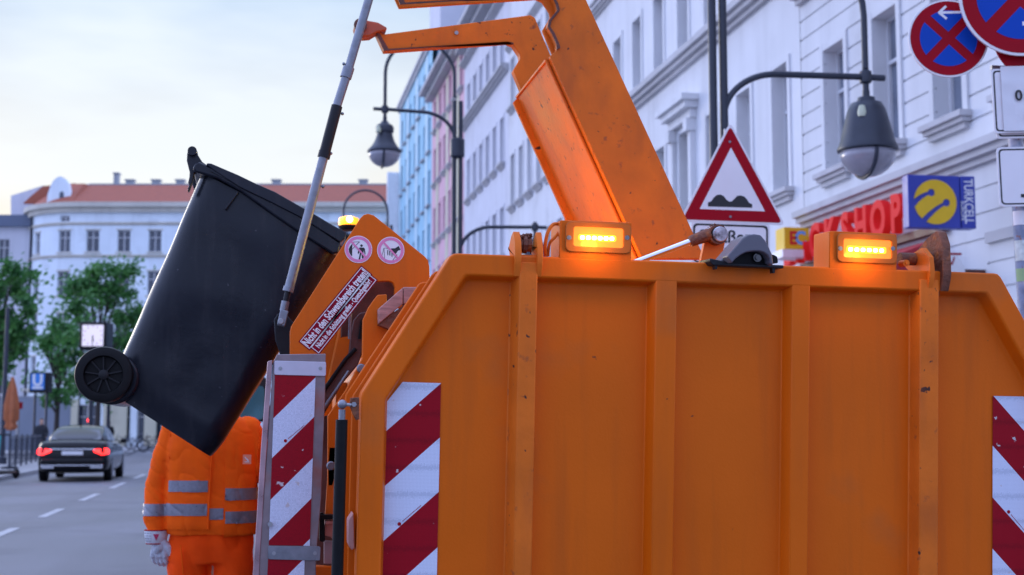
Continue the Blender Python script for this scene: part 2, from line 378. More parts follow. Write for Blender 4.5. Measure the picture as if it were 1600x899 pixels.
M_PC = plaster('lilac_grey_render', (.64, .64, .69)); M_PP = plaster('pink_render', (.74, .46, .52)); M_PPY = plaster('cream_render', (.62, .58, .44))
M_PBL = plaster('sky_blue_render', (.36, .60, .72)); M_PBL2 = plaster('pale_blue_render', (.55, .72, .78)); M_GLS = mat('sky_tinted_curtained_glass', (.20, .23, .29), .12, spec=.8, var=.45, vscale=.8)  # pane colour lightened to carry the sky's reflection as well as curtains behind
M_TRIM = plaster('stucco_trim', (.52, .51, .52))
M_DROOF = mat('dark_roof', (.07, .07, .08), .7, var=.2); M_WF = mat('white_window_frame', (.62, .62, .64), .5)
def house(name, y0, y1, ztop, m, label, floors, centres, ww, hd, cornices=(), grooves=(), sills='bracket', eave=.45, wdepth=.28, roof=2.2, trim=M_TRIM, surround=True, ground=True, zg=4.9):
    t = thing(name, (XF, (y0+y1)/2, 0), label, 'building')
    ops = []
    for z0, z1, cs in floors:
        for c in (cs or centres): ops.append((c-ww/2, c+ww/2, z0, z1, wdepth))
    gops = []
    if ground:
        n = max(2, int((y1-y0)/3.2)); st = (y1-y0)/n
        for k in range(n): gops.append((y0+st*k+.5, y0+st*(k+1)-.5, KH+.45, 3.5, wdepth))
    obj('wall', facR.wall(y0, y1, 0, ztop, ops+gops, grooves), m, t, smooth=0)
    bm = BM(); box(bm, XF+.36, XF+11, y0+.01, y1-.01, 0, ztop-.01); obj('side_wall', bm, m, t, smooth=0)
    for o in ops+gops: window(facR, o, t, M_WF, M_GLS)
    for o in ops:
        if surround:
            bm = BM()
            facR.slab(bm, o[0]-.13, o[0]-.003, o[2], o[3]+.12, -.035, 0.01); facR.slab(bm, o[1]+.003, o[1]+.13, o[2], o[3]+.12, -.035, 0.01); facR.slab(bm, o[0]-.003, o[1]+.003, o[3]+.002, o[3]+.12, -.03, 0.01)
            obj('window_surround', bm, m, t, smooth=0)
        bm = BM(); w = .2
        facR.slab(bm, o[0]-w, o[1]+w, o[2]-.09, o[2]-.003, -.2, 0.01)
        if sills == 'bracket':
            facR.slab(bm, o[0]-w+.04, o[1]+w-.04, o[2]-.16, o[2]-.093, -.14, 0.01); facR.slab(bm, o[0]-w+.09, o[1]+w-.09, o[2]-.25, o[2]-.163, -.08, 0.01)
        obj('window_sill', bm, trim, t, smooth=0)
    for zc, hh, pr in cornices:
        bm = BM(); facR.slab(bm, y0, y1, zc+hh*.62, zc+hh, -pr, 0.01); facR.slab(bm, y0+.002, y1-.002, zc+hh*.3, zc+hh*.615, -pr*.7, 0.01); facR.slab(bm, y0+.004, y1-.004, zc, zc+hh*.295, -pr*.35, 0.01)
        obj('cornice', bm, trim, t, smooth=0)
    bm = BM(); facR.slab(bm, y0, y1, ztop-.02, ztop+.2, -eave, .3); facR.slab(bm, y0+.003, y1-.003, ztop-.3, ztop-.023, -eave*.55, 0.01); obj('eave', bm, trim, t, smooth=0)
    bm = BM()
    v = [bm.verts.new(p) for y in (y0+.02, y1-.02) for p in ((XF-eave+.1, y, ztop+.203), (XF+3, y, ztop+roof+.2), (XF+11, y, ztop+roof+.2), (XF+11, y, ztop+.203))]
    for q in ((0, 1, 2, 3), (7, 6, 5, 4), (0, 4, 5, 1), (1, 5, 6, 2), (2, 6, 7, 3), (3, 7, 4, 0)): bm.faces.new([v[i] for i in q])
    obj('roof', bm, M_DROOF, t, smooth=0)
    return t
gB = [(z, z+.035) for z in [3.3+.36*k for k in range(0, 5)]]+[(5.75+.36*k, 5.785+.36*k) for k in range(0, 10)]+[(10.2+.36*k, 10.235+.36*k) for k in range(24)]
cB = [21.72-1.95*k for k in range(0, 9)]
hB = house('corner_shop_house', 3.0, 23.18, 19.5, M_PB, 'nearest pale grey house with grooved plaster above the red lettering', [(5.93, 8.16, None), (10.1, 12.4, None), (14.1, 16.3, None)], cB, .84, 0,
           cornices=[(5.08, .3, .26), (9.32, .34, .3)], grooves=gB)
cA = [24.2+1.96*k for k in range(0, 8)]
hA = house('stucco_house', 23.2, 39.9, 19.6, M_PA, 'off-white house with smooth plaster and a pedimented window, beside the grooved house', [(5.97, 8.44, None), (10.42, 12.4, None), (14.2, 16.3, None)], cA, .78, 0,
           cornices=[(9.93, .36, .32), (13.75, .25, .2)])
# pedimented window on the first floor of the stucco house
bm = BM(); yc = 30.08
facR.slab(bm, yc-1.05, yc+1.05, 8.98, 9.12, -.42, .01); facR.slab(bm, yc-.95, yc+.95, 8.82, 8.977, -.32, .01); facR.slab(bm, yc-.85, yc+.85, 8.6, 8.817, -.16, .01)
for s in (-1, 1):
    facR.slab(bm, yc+s*.68-.13, yc+s*.68+.13, 8.3, 8.597, -.24, .01); facR.slab(bm, yc+s*.68-.09, yc+s*.68+.09, 5.97, 8.297, -.14, .01)
obj('pediment', bm, M_PA, hA, smooth=0)
cA2 = [51.6-1.65*k for k in range(0, 7)]
hA2 = house('bracketed_sill_house', 39.92, 52.48, 19.9, M_PA2, 'light grey house with bracketed window sills, left of the pedimented house', [(6.2, 8.4, None), (10.2, 12.27, None), (14.2, 16.2, None)], cA2, .75, 0, cornices=[(16.6, .25, .2)])
cC = [62.75-1.76*k for k in range(0, 6)]
hC = house('lilac_house', 52.5, 64.2, 20.1, M_PC, 'tall lilac grey house beside the pink one, with a continuous ledge', [(4.9, 6.8, None), (8.55, 10.5, None), (12.35, 14.28, None), (16.35, 18.0, None)], cC, .8, 0, cornices=[(15.95, .3, .35), (19.1, .2, .3)], eave=.9)
cP = [74.9-1.95*k for k in range(0, 6)]
hP = house('pink_house', 64.22, 76.4, 20.7, M_PP, 'pink house with cream stripes between the lilac and blue houses', [(4.9, 6.9, None), (8.4, 10.4, None), (11.9, 13.9, None), (15.3, 17.3, None), (18.4, 20.1, None)], cP, .85, 0, eave=.8, cornices=())
for y in (66.2, 70.05, 73.95):
    bm = BM(); facR.slab(bm, y-.5, y+.5, 4.6, 20.3, -.03, .004); obj('cream_stripe', bm, M_PPY, hP, smooth=0)
cBl = [92.6-2.5*k for k in range(0, 7)]
hBl = house('blue_house', 76.42, 94.2, 24.2, M_PBL, 'tall sky blue building at the far end of the row', [(4.9+3.2*k, 7.0+3.2*k, None) for k in range(6)], cBl, .9, 0, eave=.25, sills='plain', surround=False, roof=1.2, cornices=())
for y in (78.8, 83.8, 88.9, 93.4):
    bm = BM(); facR.slab(bm, y-.62, y+.62, 3.9, 23.8, -.04, .004); obj('pale_stripe', bm, M_PBL2, hBl, smooth=0)
bm = BM(); facR.slab(bm, 93.9, 94.15, 14.5, 19.6, -.9, -.02); obj('roof_sign', bm, M_WHITE, hBl, bevel=.1, smooth=0)
bm = BM(); box(bm, XF+.8, XF+9, 79, 84, 25.4, 28.6); t = obj('roof_box', bm, M_PC, hBl, smooth=0)

# shop lettering, bracket signs on the corner house
M_RED = mat('red_letters', (.55, .012, .02), .6, spec=.15, emit=(1, .03, .02), estr=.12); M_REDF = mat('pale_red_letter_face', (.85, .16, .12), .4, emit=(1, .18, .1), estr=.45)
frL = Fr((XF-.16, 0, 0), R(90)); frL.a = Vector((0, -1, 0)); frL.b = Vector((0, 0, 1)); frL.n = Vector((1, 0, 0))
lt = thing('shop_lettering', (XF-.1, 20.8, 4.45), 'large red lettering along the facade above the orange truck', 'shop sign')
ys = [y+.62 for y in (22.72, 22.1, 21.48, 20.86, 20.24, 19.64, 19.02, 18.42)]
for ch, y in zip('BACKSHOP', ys):
    o = text('letter', ch, frL, -y, 4.68, 0, .80, M_RED, lt, sx=.80, depth=.07, bold=.03)
bm = BM(); facR.slab(bm, 17.9, 23.1, 4.28, 4.40, -.14, -.02); obj('mounting_rail', bm, M_BROWN, lt, smooth=0)
aw = thing('shop_awning', (XF-.5, 20.5, 3.6), 'dark red shop awning under the red lettering', 'awning')
bm = BM(); v = [bm.verts.new(p) for y in (18.2, 23.0) for p in ((XF-.02, y, 4.22), (XF-1.2, y, 3.75), (XF-1.2, y, 3.5), (XF-.02, y, 3.9))]
for q in ((0, 1, 2, 3), (7, 6, 5, 4), (0, 4, 5, 1), (1, 5, 6, 2), (2, 6, 7, 3), (3, 7, 4, 0)): bm.faces.new([v[i] for i in q])
obj('canvas', bm, mat('awning_red', (.42, .03, .04), .8, var=.15), aw, smooth=0)
M_BLUE = mat('sign_blue', (.035, .055, .36), .35, var=.06); M_YEL = mat('sign_yellow', (.78, .48, .01), .5, var=.06); M_LBL = mat('letter_blue', (.12, .40, .85), .4)
# blue bracket sign, face looking down the street towards the viewer
bs = thing('bracket_sign', (XF, 17.5, 4.0), 'square blue bracket sign with a yellow round emblem on the facade', 'shop sign')
frB = Fr((0, 16.9, 0), R(2)); P = frB.P
q = [P(1420, 275), P(1497, 274), P(1497, 354), P(1424, 356)]
cx, cy = P(1460, 315); hw = (P(1500, 315)[0]-P(1419, 315)[0])/2; hh = (P(1460, 274)[1]-P(1460, 356)[1])/2
bm = BM(); prism(bm, frB, [(cx-hw, cy-hh), (cx+hw, cy-hh), (cx+hw, cy+hh), (cx-hw, cy+hh)], -.18, 0); obj('sign_box', bm, M_BLUE, bs, bevel=.01)
def comet(bm, fr, cx, cy, r):
    """disc cut by two slots that end in round holes, as flat cells"""
    N = 96; cell = 2*r/N
    def inside(x, y):
        if x*x+y*y > 1: return False
        for hx, hy, tx, ty, bend in ((-.18, .42, -1.05, -.12, .22), (.52, -.02, -.75, -1.05, .28)):
            if (x-hx)**2+(y-hy)**2 < .17**2: return False
            for k in range(25):
                s = k/24; mx_, my_ = (hx+tx)/2-.0+bend*(.35), (hy+ty)/2+bend*.75
                qx = (1-s)**2*hx+2*s*(1-s)*(mx_-.12)+s*s*tx; qy = (1-s)**2*hy+2*s*(1-s)*my_+s*s*ty
                if (x-qx)**2+(y-qy)**2 < (.07+.07*s)**2: return False
        return True
    for j in range(N):
        y = -1+(j+.5)*2/N; run = None
        for i in range(N+1):
            x = -1+(i+.5)*2/N; ins = i < N and inside(x, y)
            if ins and run is None: run = i
            if not ins and run is not None:
                xa = cx-r+run*cell; xb = cx-r+i*cell; ya = cy-r+j*cell
                sheet(bm, fr, [(xa, ya), (xb, ya), (xb, ya+cell*1.0), (xa, ya+cell*1.0)], .002, th=.012); run = None
    bmesh.ops.remove_doubles(bm, verts=bm.verts[:], dist=.0001)
bm = BM(); comet(bm, frB, *P(1461, 316), (P(1494, 316)[0]-P(1428, 316)[0])/2); obj('emblem', bm, M_YEL, bs, smooth=0)
a0 = P(1500.5, 273.5); a1 = P(1525, 352)
bm = BM(); prism(bm, frB, [(cx+hw+.012, cy-hh), (a1[0], cy-hh), (a1[0], cy+hh), (cx+hw+.012, cy+hh)], -.18, .01); nb = obj('name_box', bm, M_BLUE, bs, bevel=.008)
text('name_lettering', 'TURKCELL', frB, *P(1512.5, 315), .012, .18, M_WHITE, nb, sx=.72, rot=R(-90), bold=.003)
text('name_lettering', 'EUROPE', frB, *P(1503.5, 330), .012, .075, M_WHITE, nb, rot=R(-90))
bm = BM(); box(bm, 9.2, XF, 17.0, 17.06, 3.45, 3.60); box(bm, 9.2, 9.3, 17.0, 17.06, 3.1, 3.445); obj('bracket', bm, M_BROWN, bs)
# small yellow cube sign
ec = thing('cube_sign', (XF, 24.3, 4.7), 'small yellow cube sign with red and blue letters beside the lettering', 'shop sign')
frE = Fr((0, 22.6, 0), R(0)); P = frE.P; c0 = P(1226, 408); c1 = P(1264, 356)
c0, c1 = P(1226, 389), P(1264, 356)
bm = BM(); prism(bm, frE, [c0, (c1[0], c0[1]), c1, (c0[0], c1[1])], -.42, 0); obj('sign_box', bm, M_YEL, ec, bevel=.01)
text('letter', 'E', frE, *P(1239, 373), .003, .33, mat('letter_red', (.6, .02, .02), .4), ec, sx=.9, bold=.012); text('letter', 'C', frE, *P(1250.5, 373), .003, .33, M_LBL, ec, sx=.9, bold=.012)
c0, c1 = P(1222, 402), P(1263, 391)
bm = BM(); prism(bm, frE, [c0, (c1[0], c0[1]), c1, (c0[0], c1[1])], -.46, .04); obj('base_tray', bm, M_WHITE, ec)
bm = BM(); box(bm, 9.0, XF, 22.7, 22.8, 4.1, 4.2); obj('bracket', bm, M_GREYP, ec)
# white round-topped board under the blue sign
rb = thing('round_board', (9.4, 16.8, 3.3), 'white round-topped board with red marks under the blue bracket sign', 'sign')
frR = Fr((0, 15.6, 0), 0); P = frR.P; cx, cy = P(1478, 425); rr = P(1508, 425)[0]-cx
bm = BM(); prism(bm, frR, [(cx+rr, cy-.5), (cx+rr, cy)]+circ(cx, cy, rr, 20, 4, 176)+[(cx-rr, cy), (cx-rr, cy-.5)], -.06, 0); obj('panel', bm, M_WHITE, rb)
bm = BM(); u, v = P(1490, 397); sheet(bm, frR, [(u-.11, v-.014), (u+.11, v-.014), (u+.11, v+.014), (u-.11, v+.014)], .001)
u, v = P(1487, 408); sheet(bm, frR, bar((u-.05, v+.04), (u, v-.05), .02), .001); sheet(bm, frR, bar((u, v-.048), (u+.04, v+.05), .02), .003); obj('red_marks', bm, M_REDP, rb)
bm = BM(); box(bm, frR.W(cx, 0).x-.03, frR.W(cx, 0).x+.03, 15.66, 15.72, KH, 3.0); obj('post', bm, M_GREYP, rb)
# door of the corner house behind the sign pole
bm = BM(); facR.slab(bm, 15.7, 16.9, 3.95, 4.1, -.06, .01); obj('door_head', bm, M_TRIM, hB, smooth=0)

# ================================================================== HOUSE ACROSS THE SQUARE
oF = onD(300, 672, 103); oF.z = 0
frH = Fr(oF, YAW)
U0 = frH.P(112, 600)[0]; RC = 5.2
def mapF(u, z, d):
    if u >= U0: return frH.W(u, z, -d)
    a = (U0-u)/RC; r = RC-d
    if a > 1.35: 
        ex = (a-1.35)*RC; a = 1.35; return frH.W(U0-r*math.sin(a)-ex*math.cos(a), z, -(RC-r*math.cos(a))-ex*math.sin(a))
    return frH.W(U0-r*math.sin(a), z, -(RC-r*math.cos(a)))
facF = Facade(mapF)
M_PF = plaster('pale_cream_render', (.80, .87, .92)); M_TF = plaster('grey_cream_stucco', (.62, .58, .50))
M_TILE = mat('red_roof_tiles', (.36, .105, .06), .75, var=.25, vscale=9, bump=.5, bscale=14, stretch=(.35, .35, 6))
fh = thing('corner_house', mapF(4, 0, 5), 'pale blue-white house with red tiled roof and curved corner across the square', 'building')
colsx = [frH.P(144+48.7*k, 400)[0] for k in range(-1, 12)]
arc_u = lambda s: U0-s
u52 = arc_u(3.9); u91 = frH.P(93, 400)[0]
u91 = arc_u(1.0)
wcols = [(u52, .85), (u91, 1.0)]+[(u, 1.0) for u in colsx[1:]]
rows = [(15.15, 16.85), (11.75, 13.65), (8.4, 10.4), (5.1, 7.1)]
ops = [(u-w/2, u+w/2, z0, z1, .22) for z0, z1 in rows for u, w in wcols]
ops += [(u91-.4, u91+.4, 17.55, 18.0, .2)]
gro = [(u-1.0, u+.9, .6, 3.3, .4) for u in colsx[1:]]
uend = frH.P(700, 400)[0]
bm = facF.wall(U0-9.5, uend, 0, 18.25, ops+gro, usteps=[U0-9.5+.45*k for k in range(22)])
obj('wall', bm, M_PF, fh, smooth=0)
for o in ops+gro: window(facF, o, fh, M_WF, M_GLASS)
for o in ops[:-1]:
    bm = BM(); facF.slab(bm, o[0]-.12, o[1]+.12, o[2]-.12, o[2]-.003, -.1, .01); facF.slab(bm, o[0]-.12, o[1]+.12, o[3]+.003, o[3]+.1, -.05, .01); obj('window_sill', bm, M_TF, fh, smooth=0)
for zc, hh, pr, m in ((18.25, .75, .55, M_TF), (17.25, .22, .14, M_TF), (14.7, .22, .14, M_TF), (4.3, .3, .2, M_TF)):
    bm = BM(); facF.slab(bm, U0-9.4, U0, zc, zc+hh*.5, -pr*.5, .01, n=14); facF.slab(bm, U0, uend, zc, zc+hh*.5, -pr*.5, .01)
    facF.slab(bm, U0-9.4, U0, zc+hh*.5+.002, zc+hh, -pr, .01, n=14); facF.slab(bm, U0, uend, zc+hh*.5+.002, zc+hh, -pr, .01); obj('cornice', bm, m, fh, smooth=0)
bm = BM(); N = [U0-9.4+.6*k for k in range(16)]+[U0, uend]
lo = [bm.verts.new(mapF(u, 19.0, -.3)) for u in N]; hi = [bm.verts.new(mapF(u, 20.9 if u >= U0-.1 else 20.9-.25*max(0, U0-4.5-u), 2.6 if u >= U0-.1 else 2.0)) for u in N]
for i in range(len(N)-1): bm.faces.new((lo[i], lo[i+1], hi[i+1], hi[i]))
obj('roof', bm, M_TILE, fh, smooth=0)
bm = BM()
lo = [bm.verts.new(mapF(u, 20.88 if u >= U0-.1 else 20.88-.25*max(0, U0-4.5-u), 2.55)) for u in N[12:]]; hi = [bm.verts.new(mapF(u, 21.02 if u >= U0-.1 else 21.02-.25*max(0, U0-4.5-u), 2.8)) for u in N[12:]]
for i in range(len(lo)-1): bm.faces.new((lo[i], lo[i+1], hi[i+1], hi[i]))
facF.slab(bm, U0, uend, 20.9, 21.02, 2.61, 3.0); obj('ridge_flashing', bm, M_GREYP, fh, smooth=0)
bm = BM(); g = frH.PP([(36, 318), (50, 305), (67, 291), (118, 286.5), (124, 318)], -3); prism(bm, frH, g, -3.4, -3.0); obj('roof', bm, M_TILE, fh, smooth=0)
# curved gable over the corner
P = frH.P; gab = [(73, 317), (75, 303), (80, 289), (84, 282), (90, 277), (96, 276), (103, 280), (107, 287), (110, 300), (112, 317)]
g = frH.PP(gab, -.6); bm = BM(); prism(bm, frH, g, -1.1, -.55); ga = obj('gable', bm, M_PF, fh, smooth=0)
bm = BM(); prism(bm, frH, [P(89.5, 310), P(96, 310), P(96, 300), P(93, 297), P(89.5, 300)], -.54, -.50); obj('gable_window', bm, M_GLASS, ga, smooth=0)
for x, w, h in ((162, .5, .9), (184, .8, .35), (226, .8, .35), (265, .8, .35), (420, .8, .35), (560, .8, .35), (352, .6, .5)):
    u = P(x, 300)[0]; bm = BM(); facF.slab(bm, u-w*.4, u+w*.4, 20.6, 21.0+h, 3.1, 3.6); facF.slab(bm, u-w*.5, u+w*.5, 21.0+h, 21.1+h, 3.0, 3.7); obj('chimney', bm, M_GREYP, fh, smooth=0)
u = P(46, 400)[0]
bm = BM(); tube(bm, [mapF(U0-4.9, 0.2, -.12), mapF(U0-4.9, 18.2, -.12)], .1, 8); obj('downpipe', bm, M_POLE, fh)
# beige piers and shop front in the ground floor
for x in (113, 172, 190, 236):
    u = P(x, 650, 0)[0]; bm = BM(); facF.slab(bm, u-.45, u+.45, .13, 3.7, -.25, .01); obj('pier', bm, M_PPY, fh, smooth=0)
# neighbour to the left
nb = thing('side_house', frH.W(U0-14, 0, -6), 'pale lavender house with a dark eave at the left edge of the photo', 'building')
frN = Fr(frH.W(0, 0, -3.2), YAW); facN = Facade(lambda u, z, d: frN.W(u, z, -d)); un = frN.P(52, 400)[0]
opn = [(un-dx-.45, un-dx+.45, z0, z1, .2) for dx in (2.4, 4.6, 6.8, 9.0) for z0, z1 in ((14.6, 16.6), (11, 13), (7.5, 9.5), (4.2, 6.2))]
obj('wall', facN.wall(un-12, un, 0, 17.6, opn), M_PC, nb, smooth=0)
for o in opn: window(facN, o, nb, M_WF, M_GLASS)
bm = BM(); facN.slab(bm, un-12, un+.1, 17.6, 18.5, -.5, 3); obj('eave', bm, mat('slate_blue_eave', (.12, .15, .22), .6), nb, smooth=0)
bm = BM(); a = frN.PP([(17, 340), (17, 306), (68, 290), (72, 340)], -2.6); prism(bm, frN, a, -4.6, -2.6); obj('party_wall', bm, M_PC, nb, smooth=0)
# hoarding on the square
hd = thing('hoarding', onD(65, 700, 84).xy.to_3d(), 'long plain grey hoarding wall on the square behind the black car', 'hoarding')
frW = Fr(onD(65, 672, 84).xy.to_3d(), YAW); P = frW.P
bm = BM(); prism(bm, frW, [(P(-40, 650)[0], .13), (P(108, 650)[0], .13), (P(108, 650)[0], P(60, 621)[1]), (P(-40, 650)[0], P(60, 621)[1])], -.3, 0); obj('panel', bm, mat('hoarding_grey', (.22, .25, .31), .7, var=.08, vscale=.6, bump=.2), hd, smooth=0)
bm = BM(); prism(bm, frW, [(P(-40, 650)[0], P(60, 620.6)[1]), (P(109, 650)[0], P(60, 620.6)[1]), (P(109, 650)[0], P(60, 619)[1]), (P(-40, 650)[0], P(60, 619)[1])], -.34, .04); obj('coping', bm, M_GREYP, hd, smooth=0)

# ================================================================== TREES
def leaf_mat(name, c1, c2):
    m = bpy.data.materials.new(name); m.use_nodes = True; n = m.node_tree.nodes; l = m.node_tree.links; b = n['Principled BSDF']
    g = n.new('ShaderNodeObjectInfo'); t = n.new('ShaderNodeTexCoord'); no = n.new('ShaderNodeTexNoise'); no.inputs['Scale'].default_value = 1.6; no.inputs['Detail'].default_value = 4
    l.new(t.outputs['Object'], no.inputs['Vector']); x = n.new('ShaderNodeMix'); x.data_type = 'RGBA'
    mr = n.new('ShaderNodeMapRange'); mr.inputs['From Min'].default_value = .35; mr.inputs['From Max'].default_value = .65; l.new(no.outputs[0], mr.inputs['Value'])
    l.new(mr.outputs[0], x.inputs['Factor']); x.inputs['A'].default_value = (*c1, 1); x.inputs['B'].default_value = (*c2, 1); l.new(x.outputs['Result'], b.inputs['Base Color'])
    b.inputs['Roughness'].default_value = .55; tr = n.new('ShaderNodeBsdfTranslucent'); l.new(x.outputs['Result'], tr.inputs['Color'])
    ms = n.new('ShaderNodeMixShader'); ms.inputs[0].default_value = .35; l.new(b.outputs[0], ms.inputs[1]); l.new(tr.outputs[0], ms.inputs[2])
    l.new(ms.outputs[0], n['Material Output'].inputs[0]); return m
M_LEAF = leaf_mat('linden_leaves', (.035, .15, .04), (.10, .28, .055)); M_BARK = mat('bark', (.06, .05, .045), .9, bump=.6, bscale=20)
def tree(px, D, z0, z1, rad, label, n=9000, seed=1, group='trees on the square'):
    rnd = random.Random(seed); b = onD(px, 700, D); base = Vector((b.x, b.y, .12)); t = thing('linden_tree', base, label, 'tree', group)
    bm = BM(); top = base+Vector((.1, 0, z1*.75)); tube(bm, [base, base+Vector((.05, .02, z0)), base+Vector((.0, .1, (z0+z1)/2)), top], [.17, .13, .09, .03], 9)
    clumps = []
    H = z1-z0
    for k in range(58):
        a = rnd.uniform(0, 6.283); h = rnd.random(); rr = rad*(1-.75*abs(h-.38)**1.3)*rnd.uniform(.25, 1.0)
        c = base+Vector((math.cos(a)*rr, math.sin(a)*rr, z0+h*H*.92)); clumps.append((c, rnd.uniform(.30, .9)*rad*.40))
        if k % 2 == 0:
            s = base+Vector((0, .05, z0*.8+h*H*.45)); tube(bm, [s, (s+c)/2+Vector((0, 0, .15)), c], [.06, .035, .012], 6)
    obj('trunk', bm, M_BARK, t)
    bm = BM()
    for k in range(n):
        c, r = rnd.choice(clumps); d = Vector((rnd.gauss(0, 1), rnd.gauss(0, 1), rnd.gauss(0, .8)))*.62*r*rnd.random()**.6*1.15
        p = c+d; s = rnd.uniform(.08, .16); q = Vector((rnd.gauss(0, 1), rnd.gauss(0, 1), rnd.gauss(0, 1)+.6)).normalized(); a = q.orthogonal().normalized()*s; b2 = q.cross(a)*.8
        bm.faces.new([bm.verts.new(p+a), bm.verts.new(p+b2*.8+a*.1), bm.verts.new(p-a), bm.verts.new(p-b2*.8+a*.1)])
    obj('crown', bm, M_LEAF, t, smooth=0)
tree(-10, 58, 3.4, 8.7, 1.9, 'dark green tree at the left edge of the photo', 7500, 3)
tree(150, 72, 3.2, 10.6, 2.9, 'tall green tree behind the station clock and the black bin', 9500, 11)
tree(86, 76, 2.6, 7.6, 1.7, 'smaller sparse tree between the left edge tree and the tree behind the clock', 4500, 5)

# ================================================================== LEFT SIDE STREET FURNITURE
def on_ground(px, D): p = onD(px, 690, D); return Vector((p.x, p.y, KH if D < 62 else .13))
ck = thing('station_clock', on_ground(144, 60), 'square black station clock with a white dial on a post behind the bin', 'clock')
frC = Fr(onD(144, 672, 60).xy.to_3d(), YAW); P = frC.P
q0, q1 = P(123, 547), P(167, 503)
bm = BM(); prism(bm, frC, [q0, (q1[0], q0[1]), q1, (q0[0], q1[1])], -1.1, 0); obj('case', bm, M_BLKP, ck, bevel=.05)
q0, q1 = P(128, 541), P(162, 508)
bm = BM(); prism(bm, frC, [q0, (q1[0], q0[1]), q1, (q0[0], q1[1])], .001, .02); dl = obj('dial', bm, mat('clock_dial', (.75, .72, .78), .5, emit=(.95, .82, .92), estr=.35), ck)
bm = BM(); cx, cy = P(145, 524.5)
for k in range(12):
    a = R(30*k); p = (cx+math.sin(a)*.38, cy+math.cos(a)*.38); q = (cx+math.sin(a)*.45, cy+math.cos(a)*.45); sheet(bm, frC, bar(p, q, .035), .022, th=.004)
sheet(bm, frC, bar((cx, cy+.02), (cx+.03, cy-.27), .05), .022, th=.004); sheet(bm, frC, bar((cx, cy+.02), (cx, cy-.42), .035), .028, th=.004); obj('hands_and_marks', bm, M_BLACK, dl)
bm = BM(); ux = P(144, 600)[0]; tube(bm, [frC.W(ux-.18, .12, -.5), frC.W(ux-.18, P(144, 548)[1], -.5)], .1, 10); obj('post', bm, M_POLE, ck)
bm = BM(); prism(bm, frC, [P(126, 590), P(164, 590), P(164, 552), P(126, 552)], -.8, -.3); obj('notice_box', bm, M_BLKP, ck, bevel=.03)
us = thing('station_sign', on_ground(60, 66), 'blue underground station sign with a white U on a post', 'sign')
frU = Fr(onD(60, 672, 66).xy.to_3d(), YAW+.12); P = frU.P
M_UB = mat('station_blue', (.02, .12, .42), .4, emit=(.02, .2, .8), estr=.2)
q0, q1 = P(45, 614), P(76, 582)
bm = BM(); prism(bm, frU, [q0, (q1[0], q0[1]), q1, (q0[0], q1[1])], -.5, 0); obj('sign_box', bm, M_BLKP, us, bevel=.03)
q0, q1 = P(48, 609), P(70, 584)
bm = BM(); prism(bm, frU, [q0, (q1[0], q0[1]), q1, (q0[0], q1[1])], .001, .02); obj('sign_face', bm, M_UB, us)
text('letter', 'U', frU, *P(59, 595), .024, .78, M_WHITE, us, bold=.03); 
bm = BM(); sheet(bm, frU, [P(51, 608), P(67, 608), P(67, 604), P(51, 604)], .024); obj('small_text_bar', bm, M_WHITE, us)
bm = BM(); ux = P(61, 600)[0]; tube(bm, [frU.W(ux-.3, .12, -.25), frU.W(ux-.3, q0[1], -.25)], .06, 8); tube(bm, [frU.W(ux+.3, .12, -.25), frU.W(ux+.3, q0[1], -.25)], .06, 8); obj('post', bm, M_POLE, us)
def pole(px, D, ytop, r, label, name='pole', cat='pole'):
    b = on_ground(px, D); zt = onD(px, ytop, D).z; bm = BM(); lathe(bm, b, [(r*2, 0), (r*2, .25), (r*1.2, .3), (r, .9), (r*.8, zt-b.z-.03), (.01, zt-b.z)], 12)
    return tag(obj(name, bm, M_POLE, loc=b), label, cat)
pole(4, 50, 478, .09, 'dark pole at the very left edge of the photo')
pole(122, 64, 590, .04, 'thin dark pole left of the station clock post')
pole(168, 76, 600, .12, 'dark thick pole to the right of the station clock')
tl = thing('traffic_light', on_ground(146, 80), 'traffic light showing red above the roof of the black car', 'traffic light')
frT = Fr(onD(140, 672, 80).xy.to_3d(), YAW); P = frT.P; cx, cy = P(140, 657)
bm = BM(); prism(bm, frT, [(cx-.16, cy-.75), (cx+.16, cy-.75), (cx+.16, cy+.22), (cx-.16, cy+.22)], -.2, 0); obj('housing', bm, M_BLKP, tl, bevel=.03)
M_RLED = mat('red_lamp_glow', (.8, .02, .02), .3, emit=(1, .03, .03), estr=5.)
for k, m in enumerate((M_RLED, M_BLK, M_BLK)):
    bm = BM(); prism(bm, frT, circ(cx, cy-.28*k, .13, 18), .001, .03); obj('lens', bm, m, tl)
bm = BM(); tube(bm, [frT.W(cx, .12, -.1), frT.W(cx, cy-.74, -.1)], .05, 8); obj('post', bm, M_POLE, tl)
# railing round the station stairs
rl = thing('railing', on_ground(40, 56), 'dark metal railing along the kerb left of the black car', 'railing')
bm = BM(); bars = BM()
for k in range(30):
    y = 46+k*.42; tube(bars, [(KL-1.0-.03*k, y, KH+.1), (KL-1.0-.03*k, y, KH+.98)], .012, 5)
for k in range(7):
    y = 46+k*2.1; tube(bm, [(KL-1.0-.15*k, y, KH), (KL-1.0-.15*k, y, KH+1.1)], .035, 7)
tube(bm, [(KL-1.0, 46, KH+1.02), (KL-1.9, 58.6, KH+1.02)], .03, 6); tube(bm, [(KL-1.0, 46, KH+.12), (KL-1.9, 58.6, KH+.12)], .02, 6)
obj('frame', bm, M_POLE, rl); obj('bars', bars, M_POLE, rl)
